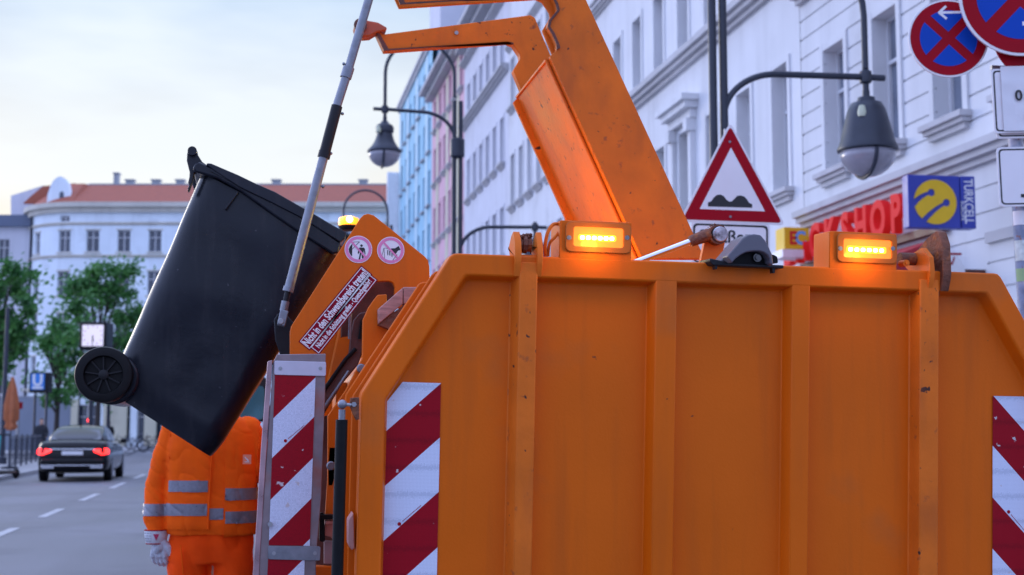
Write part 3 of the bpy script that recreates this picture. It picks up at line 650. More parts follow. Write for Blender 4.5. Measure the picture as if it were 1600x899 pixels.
# closed parasol
ps = thing('parasol', on_ground(16, 44), 'closed brown-orange parasol standing behind the scooters', 'parasol')
b = on_ground(16, 44); bm = BM()
rings = []
for h, r in ((1.25, .10), (1.35, .17), (1.5, .13), (1.62, .20), (2.1, .19), (2.6, .12), (2.95, .04), (3.0, .015)):
    rings.append([b+Vector((math.cos(a)*r*(1+.28*math.sin(4*a)), math.sin(a)*r*(1+.28*math.sin(4*a)), h)) for a in [2*math.pi*k/32 for k in range(32)]])
loft(bm, rings); obj('canopy', bm, mat('parasol_cloth', (.42, .13, .05), .85, var=.15, bump=.4), ps)
bm = BM(); tube(bm, [b, b+Vector((0, 0, 1.3))], .025, 8); lathe(bm, b, [(.28, 0), (.28, .06), (.05, .1)], 16); obj('stand', bm, M_POLE, ps)
rp = thing('red_topped_post', on_ground(27, 60), 'thin post with a red top beside the hoarding', 'post')
b = on_ground(27, 60); bm = BM(); tube(bm, [b, b+Vector((0, 0, 2.35))], .07, 8); obj('shaft', bm, M_GREYP, rp); bm = BM(); box(bm, b.x-.16, b.x+.16, b.y-.1, b.y+.1, b.z+2.2, b.z+2.5); obj('cap', bm, M_REDP, rp)
def scooter(b, rz, col, label):
    t = thing('electric_scooter', b, label, 'scooter', 'electric scooters parked on the kerb', rz)
    bm = BM(); box(bm, -.09, .09, -.45, .35, .13, .19); obj('deck', bm, M_BLKP, t, world=False, bevel=.02)
    bm = BM(); tube(bm, [(0, .5, .15), (0, .42, .55), (0, .34, 1.12)], [.035, .032, .028], 10); obj('stem', bm, mat('scooter_'+label.split()[0], col, .4), t, world=False)
    bm = BM(); tube(bm, [(-.25, .30, 1.14), (-.1, .34, 1.13), (.1, .34, 1.13), (.25, .30, 1.14)], .02, 8); obj('handlebar', bm, M_BLK, t, world=False)
    for y in (-.5, .5):
        bm = BM(); lathe(bm, (0, y, .11), [(.07, -.03), (.11, -.025), (.11, .025), (.07, .03)], 20, 'X'); obj('wheel', bm, M_BLK, t, world=False)
scooter(on_ground(11, 34.5), R(160), (.02, .35, .36), 'turquoise electric scooter nearest the kerb under the parasol')
scooter(on_ground(3, 35.8), R(140), (.03, .30, .12), 'green electric scooter at the left edge behind the turquoise one')

# ------------------------------------------------------------------ street lamps
def lantern(parent, o, s=1., bell=False):
    pf_ = [(.30, 0), (.325, .015), (.325, .035), (.30, .09), (.272, .2), (.240, .33), (.205, .46), (.165, .535), (.10, .55), (.09, .60), (.04, .61), (.04, .68)]
    if bell: pf_ = [(.30, 0), (.325, .015), (.32, .04), (.25, .11), (.19, .21), (.155, .32), (.145, .38), (.17, .39), (.175, .47), (.15, .52), (.09, .55), (.06, .60), (.04, .61), (.04, .68)]
    bm = BM(); lathe(bm, o, [(r*s, h) for r, h in pf_], 32); h = obj('lantern_hood', bm, M_POLE, parent, smooth=50)
    bm = BM(); lathe(bm, o, [(.30*s, -.005)]+[(.30*s*math.cos(R(a)), -.005-.27*math.sin(R(a))) for a in (15, 30, 45, 60, 75, 86)], 32)
    obj('glass_bowl', bm, mat('frosted_lamp_glass', (.30, .29, .33), .18, var=.25, vscale=3, coat=.4), h, smooth=180)
    bm = BM(); pts = [o+Vector((-.04, -.305*math.cos(R(a)), -.005-.28*math.sin(R(a)))) for a in range(0, 181, 12)]; tube(bm, pts, .022, 6); obj('bowl_strap', bm, M_POLE, h)
    bm = BM(); c = o+Vector((-.13*s, -.16*s, .40)); lathe(bm, c, [(.0, -.06), (.045, -.05), (.05, 0), (.03, .07), (.0, .08)], 12); obj('light_sensor', bm, mat('pale_yellow_cap', (.55, .58, .42), .4), h)
def street_lamp(base, ztop, arms, label):
    t = thing('street_lamp', base, label, 'street lamp', 'curved double-tube street lamps along the row of houses')
    bm = BM(); x, y = base.x, base.y
    tube(bm, [(x+.06, y, base.z), (x+.06, y, ztop)], .045, 14); tube(bm, [(x-.06, y, base.z), (x-.06, y, ztop)], .045, 14)
    lathe(bm, base, [(.16, 0), (.16, .9), (.12, 1.0), (.11, 1.05)], 20)
    for z in (3.0, 6.5): lathe(bm, (x, y, z), [(.10, 0), (.14, .03), (.14, .35), (.10, .38)], 14)
    obj('post', bm, M_POLE, t)
    for side, zb, wd, arch in arms:
        bm = BM(); px_ = x+side*.06; lx = x+side*wd
        n = 14; pts = [(px_+side*.62*(1-math.cos(R(90*k/n))), y, zb-.52+.50*math.sin(R(90*k/n))) for k in range(n+1)]
        pts += [(lx-side*.05, y, zb), (lx+side*.22, y, zb)]; tube(bm, pts, .035, 10)
        lathe(bm, (lx, y, zb-.06), [(.03, -.02), (.065, 0), (.07, .06), (.065, .12), (.03, .14)], 16)
        tube(bm, [(lx, y, zb-.2), (lx, y, zb+.1)], .035, 10)
        if arch:
            r = (wd-.06)/2; cx = x+side*(.06+r); zt = zb+arch
            pts = [(lx, y, zb+.05), (lx, y, zt-r)]+[(cx+side*r*math.cos(R(a)), y, zt-r+r*math.sin(R(a))) for a in range(10, 181, 10)]+[(px_, y, zt-r-.4)]
            tube(bm, pts, .035, 10)
        obj('bracket_arm', bm, M_POLE, t); lantern(t, Vector((lx, y, zb-.83)), bell=side < 0)
    return t
b1 = onD(1130, 600, 14.0); LY = b1.y
street_lamp(Vector((b1.x, b1.y, KH)), 6.6, [(1, 5.21, 1.69, 1.5), (-1, 7.6, 1.5, 1.6)], 'near street lamp whose lantern hangs right of the triangular road sign')
b2 = onD(713, 600, 25.0)
street_lamp(Vector((b2.x, b2.y, KH)), 7.6, [(-1, 7.38, 1.38, 1.35), (1, 5.22, 1.5, 0)], 'second street lamp, its lantern hanging above the lifting arm plate')
b3 = onD(606, 600, 40.5)
street_lamp(Vector((b3.x, b3.y, KH)), 7.6, [(-1, 7.3, 1.4, 1.35)], 'farthest street lamp, only its arch showing behind the amber beacon')

# ------------------------------------------------------------------ road signs behind the truck
S_ = Fr(onD(1143, 672, 8.5).xy.to_3d(), R(6), 0, R(.8)); P = S_.P
ws = thing('warning_sign', S_.W(0, KH, -.05), 'triangular uneven-road warning sign with a white text plate below', 'road sign')
def rounded(pts, r, seg=4):
    out = []; n = len(pts)
    for i in range(n):
        p = Vector(pts[i]); a = (Vector(pts[i-1])-p).normalized(); b = (Vector(pts[(i+1) % n])-p).normalized()
        for k in range(seg+1):
            s = k/seg; out.append(tuple(p+a*r*(1-s)**2+b*r*s**2))
    return out
tri = [P(1141, 191), P(1227, 352), P(1062, 346)]
def inset(tr, d):
    c = Vector(((tr[0][0]+tr[1][0]+tr[2][0])/3, (tr[0][1]+tr[1][1]+tr[2][1])/3)); ri = (Vector(tr[1])-Vector(tr[2])).length*.2887
    return [tuple(c+(Vector(p)-c)*(1-d/ri)) for p in tr]
bm = BM(); prism(bm, S_, rounded(tri, .035), -.012, 0); pl = obj('sign_plate', bm, M_WHITE, ws)
bm = BM(); sheet(bm, S_, rounded(inset(tri, .012), .03), .0005); obj('red_border', bm, M_REDP, pl)
bm = BM(); sheet(bm, S_, rounded(inset(tri, .076), .004), .002); obj('white_field', bm, M_WHITE, pl)
hump = [(0, 0), (1, 0), (1, .22), (.93, .30), (.88, .52), (.82, .68), (.74, .74), (.66, .70), (.60, .52), (.54, .36), (.48, .34), (.42, .44), (.36, .66), (.28, .76), (.20, .72), (.13, .56), (.08, .34), (0, .24)]
a = P(1106, 323); b = P(1175, 322); hgt = P(1140, 300)[1]-P(1140, 323)[1]
bm = BM(); sheet(bm, S_, [(a[0]+(b[0]-a[0])*x, a[1]+y*hgt*1.1) for x, y in hump], .0035); obj('uneven_road_symbol', bm, M_BLACK, pl)
for x, y in ((1140, 222), (1141, 339)):
    bm = BM(); prism(bm, S_, circ(*P(x, y), .008, 10), .0036, .007); obj('rivet', bm, M_STEEL, pl)
plq = [P(1080, 412), P(1203, 416), P(1203, 350), P(1080, 346)]
bm = BM(); prism(bm, S_, rounded(plq, .03), -.012, 0); tp = obj('text_plate', bm, M_WHITE, ws)
bm = BM(); o1 = rounded([P(1083, 410), P(1200, 414), P(1200, 353), P(1083, 349)], .03); i1 = rounded([P(1086, 408), P(1197, 411), P(1197, 356), P(1086, 352)], .026)
def ring(bm, fr, o, i, w0, w1):
    n = len(o); L = [[bm.verts.new(fr.W(u, v, w)) for u, v in q] for q in (o, i) for w in (w0, w1)]
    for k in range(n):
        j = (k+1) % n
        for A, B in ((0, 1), (1, 3), (3, 2), (2, 0)): bm.faces.new((L[A][k], L[A][j], L[B][j], L[B][k]))
ring(bm, S_, o1, i1, 0, .001); obj('black_border', bm, M_BLACK, tp)
text('lettering', 'Straßen-', S_, *P(1139, 371), .001, .115, M_BLACK, tp, bold=.002); text('lettering', 'schäden', S_, *P(1139, 397), .001, .115, M_BLACK, tp, bold=.002)
bm = BM(); u = P(1141, 400)[0]; tube(bm, [S_.W(u, KH, -.045), S_.W(u, P(1141, 200)[1], -.045)], .03, 12); obj('post', bm, M_STEEL, ws)

# no-stopping signs on one pole at the right edge
Q = Fr(onD(1592, 672, 7.2).xy.to_3d(), R(12), 0, R(-1.0)); P = Q.P
ns = thing('no_stopping_signs', Q.W(P(1597, 600)[0], KH, -.05), 'sign pole at the right edge carrying two round no-stopping signs and white plates', 'road sign')
M_SBL = mat('traffic_blue', (.003, .06, .42), .4, var=.05, spec=.15)
def nostop(cx, cy, r, w, par):
    bm = BM(); prism(bm, Q, circ(cx, cy, r, 64), w-.012, w); d = obj('round_sign', bm, M_WHITE, par)
    bm = BM(); sheet(bm, Q, circ(cx, cy, r*.955, 64), w+.0005); obj('red_disc', bm, M_REDP, d)
    bm = BM(); rr = r*.72; gap = r*.115
    for k in range(4):
        a = R(90*k); seg = []
        aa = math.asin(gap/rr)
        for j in range(13):
            t = R(-45)+aa+(R(90)-2*aa)*j/12; seg.append((rr*math.cos(t), rr*math.sin(t)))
        seg = [(gap*1.414, 0)]+seg
        sheet(bm, Q, [(cx+x*math.cos(a)-y*math.sin(a), cy+x*math.sin(a)+y*math.cos(a)) for x, y in seg], w+.002)
    obj('blue_field', bm, M_SBL, d); return d
cx, cy = P(1482, 60); r1 = (P(1545, 60)[0]-P(1420, 60)[0])/2
d1 = nostop(cx, cy, r1, 0, ns)
def arrow(bm, cx, cy, L, w):
    sheet(bm, Q, [(cx-L, cy), (cx-L+.035, cy+.035), (cx-L+.035+.02, cy+.02+.012), (cx-L+.045, cy+.009), (cx+L, cy+.009), (cx+L, cy-.009), (cx-L+.045, cy-.009), (cx-L+.055, cy-.032), (cx-L+.035, cy-.035)], w)
bm = BM(); ax, ay = P(1484, 20); sheet(bm, Q, bar((ax-.05, ay), (ax+.06, ay), .014), .0035); sheet(bm, Q, bar((ax-.062, ay-.002), (ax-.02, ay+.036), .014), .0037); sheet(bm, Q, bar((ax-.062, ay+.002), (ax-.02, ay-.036), .014), .0039); obj('white_arrow', bm, M_WHITE, d1)
cx2, cy2 = P(1584, 4); r2 = P(1584, 4)[0]-P(1491, 4)[0]
d2 = nostop(cx2, cy2, r2, .09, ns)
bm = BM(); sheet(bm, Q, bar(P(1588, 45), P(1625, 45), .022), .0935); obj('white_arrow', bm, M_WHITE, d2)
cx3, cy3 = P(1612, 62); bm = BM(); prism(bm, Q, circ(cx3, cy3, r1, 48), .02, .032); obj('round_sign', bm, M_REDP, ns)
def plate(q, w, r=.02, name='white_plate'):
    u0, v0 = q[0]; u1, v1 = q[1]; s = [(u0, v0), (u1, v0), (u1, v1), (u0, v1)]
    bm = BM(); prism(bm, Q, rounded(s, r), w-.006, w); p = obj(name, bm, M_WHITE, ns)
    k = .010; s1 = [(u0+k, v0+k), (u1-k, v0+k), (u1-k, v1-k), (u0+k, v1-k)]; k2 = .018; s2 = [(u0+k2, v0+k2), (u1-k2, v0+k2), (u1-k2, v1-k2), (u0+k2, v1-k2)]
    bm = BM(); ring(bm, Q, rounded(s1, r), rounded(s2, r*.8), w, w+.001); obj('black_border', bm, M_BLACK, p); return p
pa = plate((P(1553, 220), P(1650, 118)), .05); pb = plate((P(1547, 213), P(1650, 111)), .07)
bm = BM(); N = 10; u0, v0 = P(1561, 210); u1, v1 = P(1650, 108)
g = [[bm.verts.new(Q.W(u0+(u1-u0)*i/N, v0+(v1-v0)*j/N, .078+.003*math.sin(j*1.9+.4*i)+.002*math.sin(j*4.1))) for i in range(N+1)] for j in range(N+1)]
for j in range(N):
    for i in range(N): bm.faces.new((g[j][i], g[j][i+1], g[j+1][i+1], g[j+1][i]))
pp = obj('paper_notice', bm, mat('paper_in_sleeve', (.70, .71, .74), .25, var=.05, coat=.5), pb, smooth=180)
text('lettering', '01', Q, *P(1589, 156), .086, .082, M_BLACK, pp, bold=.002); text('lettering', '1', Q, *P(1596, 188), .086, .075, M_BLACK, pp, bold=.002)
pc = plate((P(1556, 326), P(1650, 232)), .06, .025)
bm = BM(); sheet(bm, Q, bar(P(1589, 309), P(1630, 309), .018), .062); obj('black_bar', bm, M_BLACK, pc)
bm = BM(); u = P(1599, 400)[0]; tube(bm, [Q.W(u, KH, -.02), Q.W(u, 4.2, -.02)], .038, 18); po = obj('post', bm, mat('flaking_grey_post', (.20, .24, .34), .5, .2, var=.3, vscale=20, dirt=(.55, .52, .55), dirt_amt=.5, dirt_scale=14, speck=(.25, .12, .1), speck_scale=30, speck_th=.66), ns)
for y0, y1, m, nm in ((330, 352, M_WHITE, 'sticker'), (376, 408, mat('torn_sticker', (.6, .66, .62), .6, var=.2, vscale=40), 'sticker'), (420, 440, mat('green_sticker', (.28, .42, .2), .6, var=.3), 'sticker')):
    z0, z1 = P(1599, y1)[1], P(1599, y0)[1]; bm = BM()
    rings = [[Q.W(u, z, -.02)+Vector((.0395*math.cos(a), .0395*math.sin(a), 0)) for a in [R(175+8*k) for k in range(14)]] for z in (z0, z1)]
    for k in range(13): bm.faces.new([bm.verts.new(p) for p in (rings[0][k], rings[0][k+1], rings[1][k+1], rings[1][k])])
    obj(nm, bm, m, po)
bm = BM(); box(bm, *sorted((Q.W(P(1530, 0)[0], 0, 0).x, Q.W(u, 0, 0).x)), Q.o.y+.03, Q.o.y+.05, P(1560, 104)[1]-.012, P(1560, 104)[1]+.012); obj('clamp_bar', bm, M_STEEL, ns)

# ================================================================== REFUSE TRUCK
T = Fr(C0+(CF+CR*((1130-800)/F_PX)+CU*((449.5-660)/F_PX))*(4.2/(CF+CR*((1130-800)/F_PX)+CU*((449.5-660)/F_PX)).y), 0, R(2.94), R(.69))
P = T.P
tr = thing('refuse_truck', (T.o.x, 5.2, 0), 'orange refuse truck seen from behind, amber lights flashing and side lifting arms raised', 'refuse truck')
UC = .04; UL = P(560, 760)[0]; VB = -.78
vc = P(564, 619)[1]; vt = .521
ul_t = P(706, 396)[0]
def mir(pts): return pts+[(2*UC-u, v) for u, v in reversed(pts)]
outer = mir([(UL, VB), (UL, vc), (UL+.004, vc+.012)] + [(ul_t-.006, vt-.012), (ul_t+.006, vt-.002), (ul_t+.02, vt)])
iu = P(598, 760)[0]; iv = P(601, 627)[1]; it = P(727, 430)
inner = mir([(iu, VB+.12), (iu, iv), (iu+.003, iv+.008), (it[0]-.004, it[1]-.008), (it[0]+.004, it[1]-.001), (it[0]+.02, it[1])])
bm = BM()
# frame ring: front, inner chamfer, back panel
inner2 = [(UC+(u-UC)*(1-.012/abs(u-UC)) if abs(u-UC) > .5 else u, v-(.012 if v > .1 else 0)) for u, v in inner]
n = len(outer)
Lo = [bm.verts.new(T.W(u, v, 0)) for u, v in outer]; Li = [bm.verts.new(T.W(u, v, 0)) for u, v in inner]
Lb = [bm.verts.new(T.W(u, v, -.055)) for u, v in inner2]; Lk = [bm.verts.new(T.W(u, v, -.09)) for u, v in outer]
for k in range(n):
    j = (k+1) % n
    bm.faces.new((Lo[k], Lo[j], Li[j], Li[k])); bm.faces.new((Li[k], Li[j], Lb[j], Lb[k])); bm.faces.new((Lo[k], Lk[k], Lk[j], Lo[j]))
bm.faces.new(Lb); bm.faces.new(Lk)
tg = obj('tailgate', bm, M_OR, tr, bevel=.007, seg=3)
# flange lips
def lip(outs, w0, w1, name='side_flange'):
    bm = BM(); prism(bm, T, outs, w0, w1); obj(name, bm, M_OR, tg, bevel=.004)
lip([P(700, 422, -.12), P(690, 424, -.12), P(681, 424, -.12), P(674, 430, -.12), P(551, 618, -.12), (P(549, 640, -.12)[0], vc-.03), (P(545, 800, -.12)[0], VB), (-.8, VB), (-.8, .3)], -.125, -.115)
lip([P(690, 440, -.2), P(662, 441, -.2), P(655, 443, -.2), P(540, 617, -.2), (P(538, 640, -.2)[0], P(538, 640, -.2)[1]), (P(535, 800, -.2)[0], VB), (-.8, VB), (-.8, .3)], -.215, -.20)
bm = BM(); prism(bm, T, mir([(UL+.03, VB), (UL+.03, vc-.01), (ul_t+.05, vt-.02)]), -.23, -.0905); obj('gate_core', bm, M_OR, tg)
# ribs
def rib(xb, x0, x1, y, proud, name='rib', vtop=None, m=M_OR):
    ub = P(xb, y, -.055)[0]; u0 = P(x0, y, proud)[0]; u1 = P(x1, y, proud)[0]; ur = u1+.004
    vt_ = vtop if vtop else it[1]-.006
    bm = BM(); sec = [(ub-.006, -.056), (ub, -.052), (u0, proud-.003), (u0+.003, proud), (u1-.003, proud), (u1, proud-.003), (ur, -.056)]
    rings = [[T.W(u, v, w) for u, w in sec] for v in (vt_, VB+.13)]
    loft(bm, rings); obj(name, bm, m, tg, bevel=.002)
rib(795, 808, 837, 600, .006, vtop=.50, m=M_OR2); rib(1009, 1022, 1056, 600, -.0006, vtop=it[1]+.012); rib(1221, 1236, 1265, 600, -.0006, vtop=it[1]+.012); rib(1421, 1437, 1467, 600, .006, vtop=.49, m=M_OR2)
# slight rust-pink seam line left of the hinge ribs handled by the chamfer; hazard foils
lp = [P(629, 597, -.053), P(689, 599, -.053), (P(686, 760, -.053)[0], VB+.14), (P(599, 760, -.053)[0], VB+.14), (P(601, 640, -.053)[0], P(602, 632, -.053)[1])]
bm = BM(); uR = P(688, 600, -.053)[0]
vs = [P(688, y, -.053)[1]-1.0*uR*.9 for y in (600, 685, 770, 857, 942, 1027)]
striped(bm, T, lp, -.053, .9, vs); obj('hazard_marking', bm, [M_HW, M_HR], tg, smooth=0)
rp_ = [(P(1550.5, 700, -.053)[0], VB+.14), (P(1638, 700, -.053)[0], VB+.14), (P(1638, 700, -.053)[0], P(1610, 640, -.053)[1]), (P(1590, 700, -.053)[0]+.02, P(1585, 619.5, -.053)[1]), (P(1550.5, 700, -.053)[0], P(1551, 619, -.053)[1])]
bm = BM(); uR = P(1551, 700, -.053)[0]; vs = [P(1551, y, -.053)[1]+1.02*uR for y in (618, 697, 778, 858, 938, 1018)]
striped(bm, T, rp_, -.053, -1.02, vs, first=0); obj('hazard_marking', bm, [M_HW, M_HR], tg, smooth=0)
def tinymark(fr, x, y, w, ang, par, n=14, s=1.):
    bm = BM(); cu, cv = fr.P(x, y, w); prism(bm, fr, circ(cu, cv, .006*s, 14), w, w+.0006)
    c, si = math.cos(ang), math.sin(ang); rnd = random.Random(int(x))
    for k in range(n):
        d = .013+k*.0055; h = rnd.uniform(.0018, .0032)
        sheet(bm, fr, bar((cu+c*d*s, cv+si*d*s), (cu+c*(d+.0036)*s, cv+si*(d+.0036)*s), h*s), w, th=.0005)
    obj('small_print', bm, M_REDP, par, smooth=0)
tinymark(T, 624, 819, -.0505, R(41), tg); tinymark(T, 1576, 800, -.0505, R(-47), tg)
# hinge brackets
def lug(prof, u0, u1, m=M_OR2, name='hinge_lug', par=tr):
    """plate standing on edge: profile in (w, v), thickness along u"""
    bm = BM(); a = [bm.verts.new(T.W(u0, v, w)) for w, v in prof]; b = [bm.verts.new(T.W(u1, v, w)) for w, v in prof]; k = len(prof)
    bm.faces.new(a); bm.faces.new(b)
    for i in range(k): bm.faces.new((a[i], a[(i+1) % k], b[(i+1) % k], b[i]))
    return obj(name, bm, m, par, bevel=.003)
hl = [(-.16, .50), (-.13, .56), (-.06, .60), (-.015, .60), (.025, .565), (.03, .50), (.018, .46), (.003, .43), (-.02, .43)]
def H(px, py): return P(px, py)[0]
Vy = lambda px, py: P(px, py)[1]
def hinge(x0, x1, xa, xb, ytl, ytr, yb, deep, pk):
    vl = Vy(x0, ytl); vb = Vy(x0, yb)
    prof = [(-deep, vb+.10), (-deep, vl-.05), (-deep*.55, vl-.012), (-deep*.22, vl), (.012, vl-.035), (.022, vb+.06), (.016, vb+.035), (.002, vb)]
    lug(prof, H(x0, 400), H(x1, 400), M_OR2)
    vr = Vy(xb, ytr); prof = [(-deep, vb+.10), (-deep, vr-.06), (-deep*.55, vr-.02), (-deep*.18, vr), (-.012, vr-.006), (.014, vr-.05), (.022, vb+.06), (.016, vb+.035), (.002, vb)]
    lug(prof, H(xa, 400), H(xb, 400), M_OR2 if pk else M_RUST)
hinge(803, 813, 838, 847, 361, 362, 432, .10, True)
hinge(1449, 1456, 1469, 1482, 386, 360, 455, .17, False)
bm = BM(); u0 = H(815, 380); u1 = H(836, 380); v0 = Vy(820, 380)
for i, (uu, rr) in enumerate(((0, .024), (.3, .030), (.65, .024))):
    a = T.W(u0+(u1-u0)*uu, v0, -.055); b = T.W(u0+(u1-u0)*(uu+.3), v0, -.055); tube(bm, [a, b], rr, 10)
rnd = random.Random(3)
for k in range(26):
    p = T.W(u0+(u1-u0)*rnd.random(), v0+.022+.01*rnd.random(), -.055+rnd.uniform(-.02, .02)); bmesh.ops.create_icosphere(bm, subdivisions=1, radius=rnd.uniform(.003, .007), matrix=Matrix.Translation(p))
obj('hinge_pin', bm, M_RUST, tr, smooth=0)
bm = BM(); prism(bm, T, [(H(815, 400), Vy(820, 440)), (H(838, 400), Vy(820, 440)), (H(838, 400), Vy(820, 398)), (H(815, 400), Vy(820, 398))], -.06, -.006); obj('hinge_pocket', bm, M_OR2, tr)
bm = BM(); prism(bm, T, [(H(1456, 420), Vy(1460, 462)), (H(1469, 420), Vy(1460, 462)), (H(1469, 420), Vy(1460, 422)), (H(1456, 420), Vy(1460, 422))], -.06, -.006); tube(bm, [T.W(H(1425, 420), Vy(1440, 402), -.09), T.W(H(1480, 420), Vy(1440, 402), -.09)], .022, 12); obj('hinge_pocket', bm, M_RUST, tr)
bm = BM(); prism(bm, T, circ(*P(1419, 411), .012, 16), -.05, -.012); prism(bm, T, circ(*P(1419, 411), .005, 10), -.0115, -.006); obj('bolt', bm, M_OR2, tr)
# amber warning lights
M_AMB = mat('amber_lens', (.9, .22, .01), .15, emit=(1, .24, .003), estr=.5, coat=.3, var=.05)
M_LED = mat('amber_led', (1, .6, .1), .3, emit=(1, .72, .25), estr=7)
M_LEDG = mat('amber_reflector', (1, .45, .03), .25, emit=(1, .40, .005), estr=.95)
M_BEZ = mat('orange_bezel', (.42, .11, .015), .45, spec=.2, var=.06)
def amber(bx, bz, lens, led, label_left):
    (x0, y0), (x1, y1), yb = bx
    a = P(x0, y0, .02); b = P(x1, y1, .02); vb_ = P(x0, yb, .02)[1]
    bm = BM(); prism(bm, T, [(a[0], vt-.03-.012), (b[0], vt-.042), (b[0], b[1]-.004), (b[0]-.004, b[1]), (a[0]+.004, a[1]), (a[0], a[1]-.004)], -.13, -.0006)
    w = obj('warning_light', bm, M_OR, tr, bevel=.004)
    def rr(x0, y0, x1, y1, r, wv):
        p = P(x0, y0, wv); q = P(x1, y1, wv); cx, cy = (p[0]+q[0])/2, (p[1]+q[1])/2; return rrect(cx, cy, abs(q[0]-p[0])/2, abs(p[1]-q[1])/2, r)
    bm = BM(); o = rr(*bz, .018, .005); i = rr(*lens, .008, .005); ring(bm, T, o, i, -.002, .009); obj('bezel', bm, M_BEZ, w, bevel=.002)
    bm = BM(); prism(bm, T, rr(*lens, .008, .005), -.002, .0035); obj('lens', bm, M_AMB, w)
    bm = BM(); prism(bm, T, rr(*led, .006, .005), .0036, .005); obj('reflector', bm, M_LEDG, w)
    for k in range(6):
        x = led[0]+(led[2]-led[0])*(.11+.156*k); y = (led[1]+led[3])/2+(x-led[0])*.04-1
        bm = BM(); prism(bm, T, rrect(*P(x, y, .01), .0070, .0062, .004), .0051, .009); obj('led', bm, M_LED, w)
    for x in (bz[0]+5.5, bz[2]-5.5):
        y = (bz[1]+bz[3])/2; bm = BM(); prism(bm, T, circ(*P(x, y, .012), .0075, 14), .0091, .0115); prism(bm, T, circ(*P(x, y, .012), .003, 6), .0116, .0125); obj('screw', bm, M_STEEL, w)
    ld = bpy.data.lights.new('amber_lamp', 'AREA'); ld.shape = 'RECTANGLE'; ld.size = .13; ld.size_y = .02; ld.energy = .6; ld.color = (1, .5, .05)
    lo_ = bpy.data.objects.new('amber_lamp', ld); COL.objects.link(lo_); c = T.X((led[0]+led[2])/2, (led[1]+led[3])/2, .028)
    lo_.parent = w; lo_.matrix_local = wmat(w).inverted() @ Matrix.Translation(c) @ (-T.n).to_track_quat('-Z', 'Y').to_matrix().to_4x4()
    # the lens throws a little light back on its own housing
    ld = bpy.data.lights.new('amber_spill', 'POINT'); ld.shadow_soft_size = .03; ld.energy = .45; ld.color = (1, .50, .05)
    lo_ = bpy.data.objects.new('amber_spill', ld); COL.objects.link(lo_); c = T.X((led[0]+led[2])/2, (led[1]+led[3])/2+9, .06); lo_.parent = w; lo_.location = wmat(w).inverted() @ c
amber(((877, 343), (990, 347), 402), (884, 346, 985.5, 397), (896.5, 354, 973.5, 388), (904, 366, 963, 378), True)
amber(((1300, 360), (1406, 365), 415), (1308, 364, 1401, 413), (1318, 373, 1393, 405), (1323, 384, 1385, 397), False)
# cable beside the left light
bm = BM(); pts = [T.X(*q) for q in ((853, 400, -.04), (852, 385, -.03), (855, 366, -.02), (862, 353, -.02), (869, 350, -.03), (876, 352, -.05))]
def smoothp(p, n=5):
    out = []; 
    for i in range(len(p)-1):
        a, b, c, d = p[max(i-1, 0)], p[i], p[i+1], p[min(i+2, len(p)-1)]
        for k in range(n):
            t = k/n; out.append(.5*((2*b)+(c-a)*t+(2*a-5*b+4*c-d)*t*t+(3*b-3*c+d-a)*t**3))
    return out+[p[-1]]
tube(bm, smoothp(pts), .006, 8); pts = [T.X(*q) for q in ((856, 400, -.05), (859, 380, -.03), (868, 370, -.02), (876, 358, -.04))]; tube(bm, smoothp(pts), .005, 8); obj('cable', bm, M_OR2, tr)
# reversing camera housing on the top edge
rc = obj('camera_bracket', (lambda b: (prism(b, T, [P(1108, 404, .04), P(1140, 411, .04), P(1223, 415, .04), P(1223, 420, .04), P(1112, 415, .04), P(1108, 409, .04)], -.06, .05), b)[1])(BM()), M_BLKP, tr, bevel=.003)
hood = [(1127, 409), (1134, 401), (1146, 387), (1158, 373), (1166, 368), (1176, 366.5), (1186, 368), (1193, 376), (1199, 387), (1204, 398), (1205.5, 410), (1205, 416), (1199, 416)]
inn = [(1137, 413), (1146, 409), (1154, 401), (1161, 396), (1170, 393), (1182, 392), (1192, 394), (1199, 399), (1201, 406), (1200, 414), (1196, 415)]
bm = BM(); o = [P(x, y, .05) for x, y in hood]; i = [P(x, y, .05) for x, y in inn]
prism(bm, T, [P(x, y, .05) for x, y in hood], -.05, .03); h_ = obj('camera_hood', bm, mat('matte_grey_black_plastic', (.11, .105, .13), .42, bump=.15, bscale=500), tr, bevel=.008, seg=3)
bm = BM(); top_ = hood[1:-1]; bot = [(1141, 412), (1147, 405), (1155, 399), (1163, 395), (1171, 393.5), (1177, 393), (1184, 393), (1191, 395), (1197, 399), (1200.5, 405), (1201, 412)]
pts = [P(x, y, .07) for x, y in top_]+[P(x, y, .07) for x, y in reversed(bot)]
prism(bm, T, pts, .031, .085); obj('hood_visor', bm, MATS['matte_grey_black_plastic'], h_, bevel=.004)
bm = BM(); prism(bm, T, [P(x, y, .04) for x, y in inn], .031, .036); obj('camera_face', bm, M_BLK, h_)
bm = BM(); lathe_c = P(1182, 403, .04); prism(bm, T, circ(*lathe_c, .014, 20), .037, .05); prism(bm, T, circ(*lathe_c, .009, 20), .0505, .056); obj('lens', bm, mat('camera_glass', (.01, .01, .012), .05, coat=1), h_)
for x, y, h in ((1118, 415, 6), (1208, 419, 8)):
    bm = BM(); prism(bm, T, [P(x-2, y, .04), P(x+2.4, y, .04), P(x+1.6, y+h, .04), P(x-1.4, y+h, .04)], .02, .045); obj('clip', bm, M_BLKP, rc)
bm = BM(); prism(bm, T, rounded([P(1200, 412, -.0), P(1214, 412, -.0), P(1213, 402, 0), P(1206, 398, 0), P(1200, 400, 0)], .006), -.03, .01); obj('cable_gland', bm, M_BLK, rc)
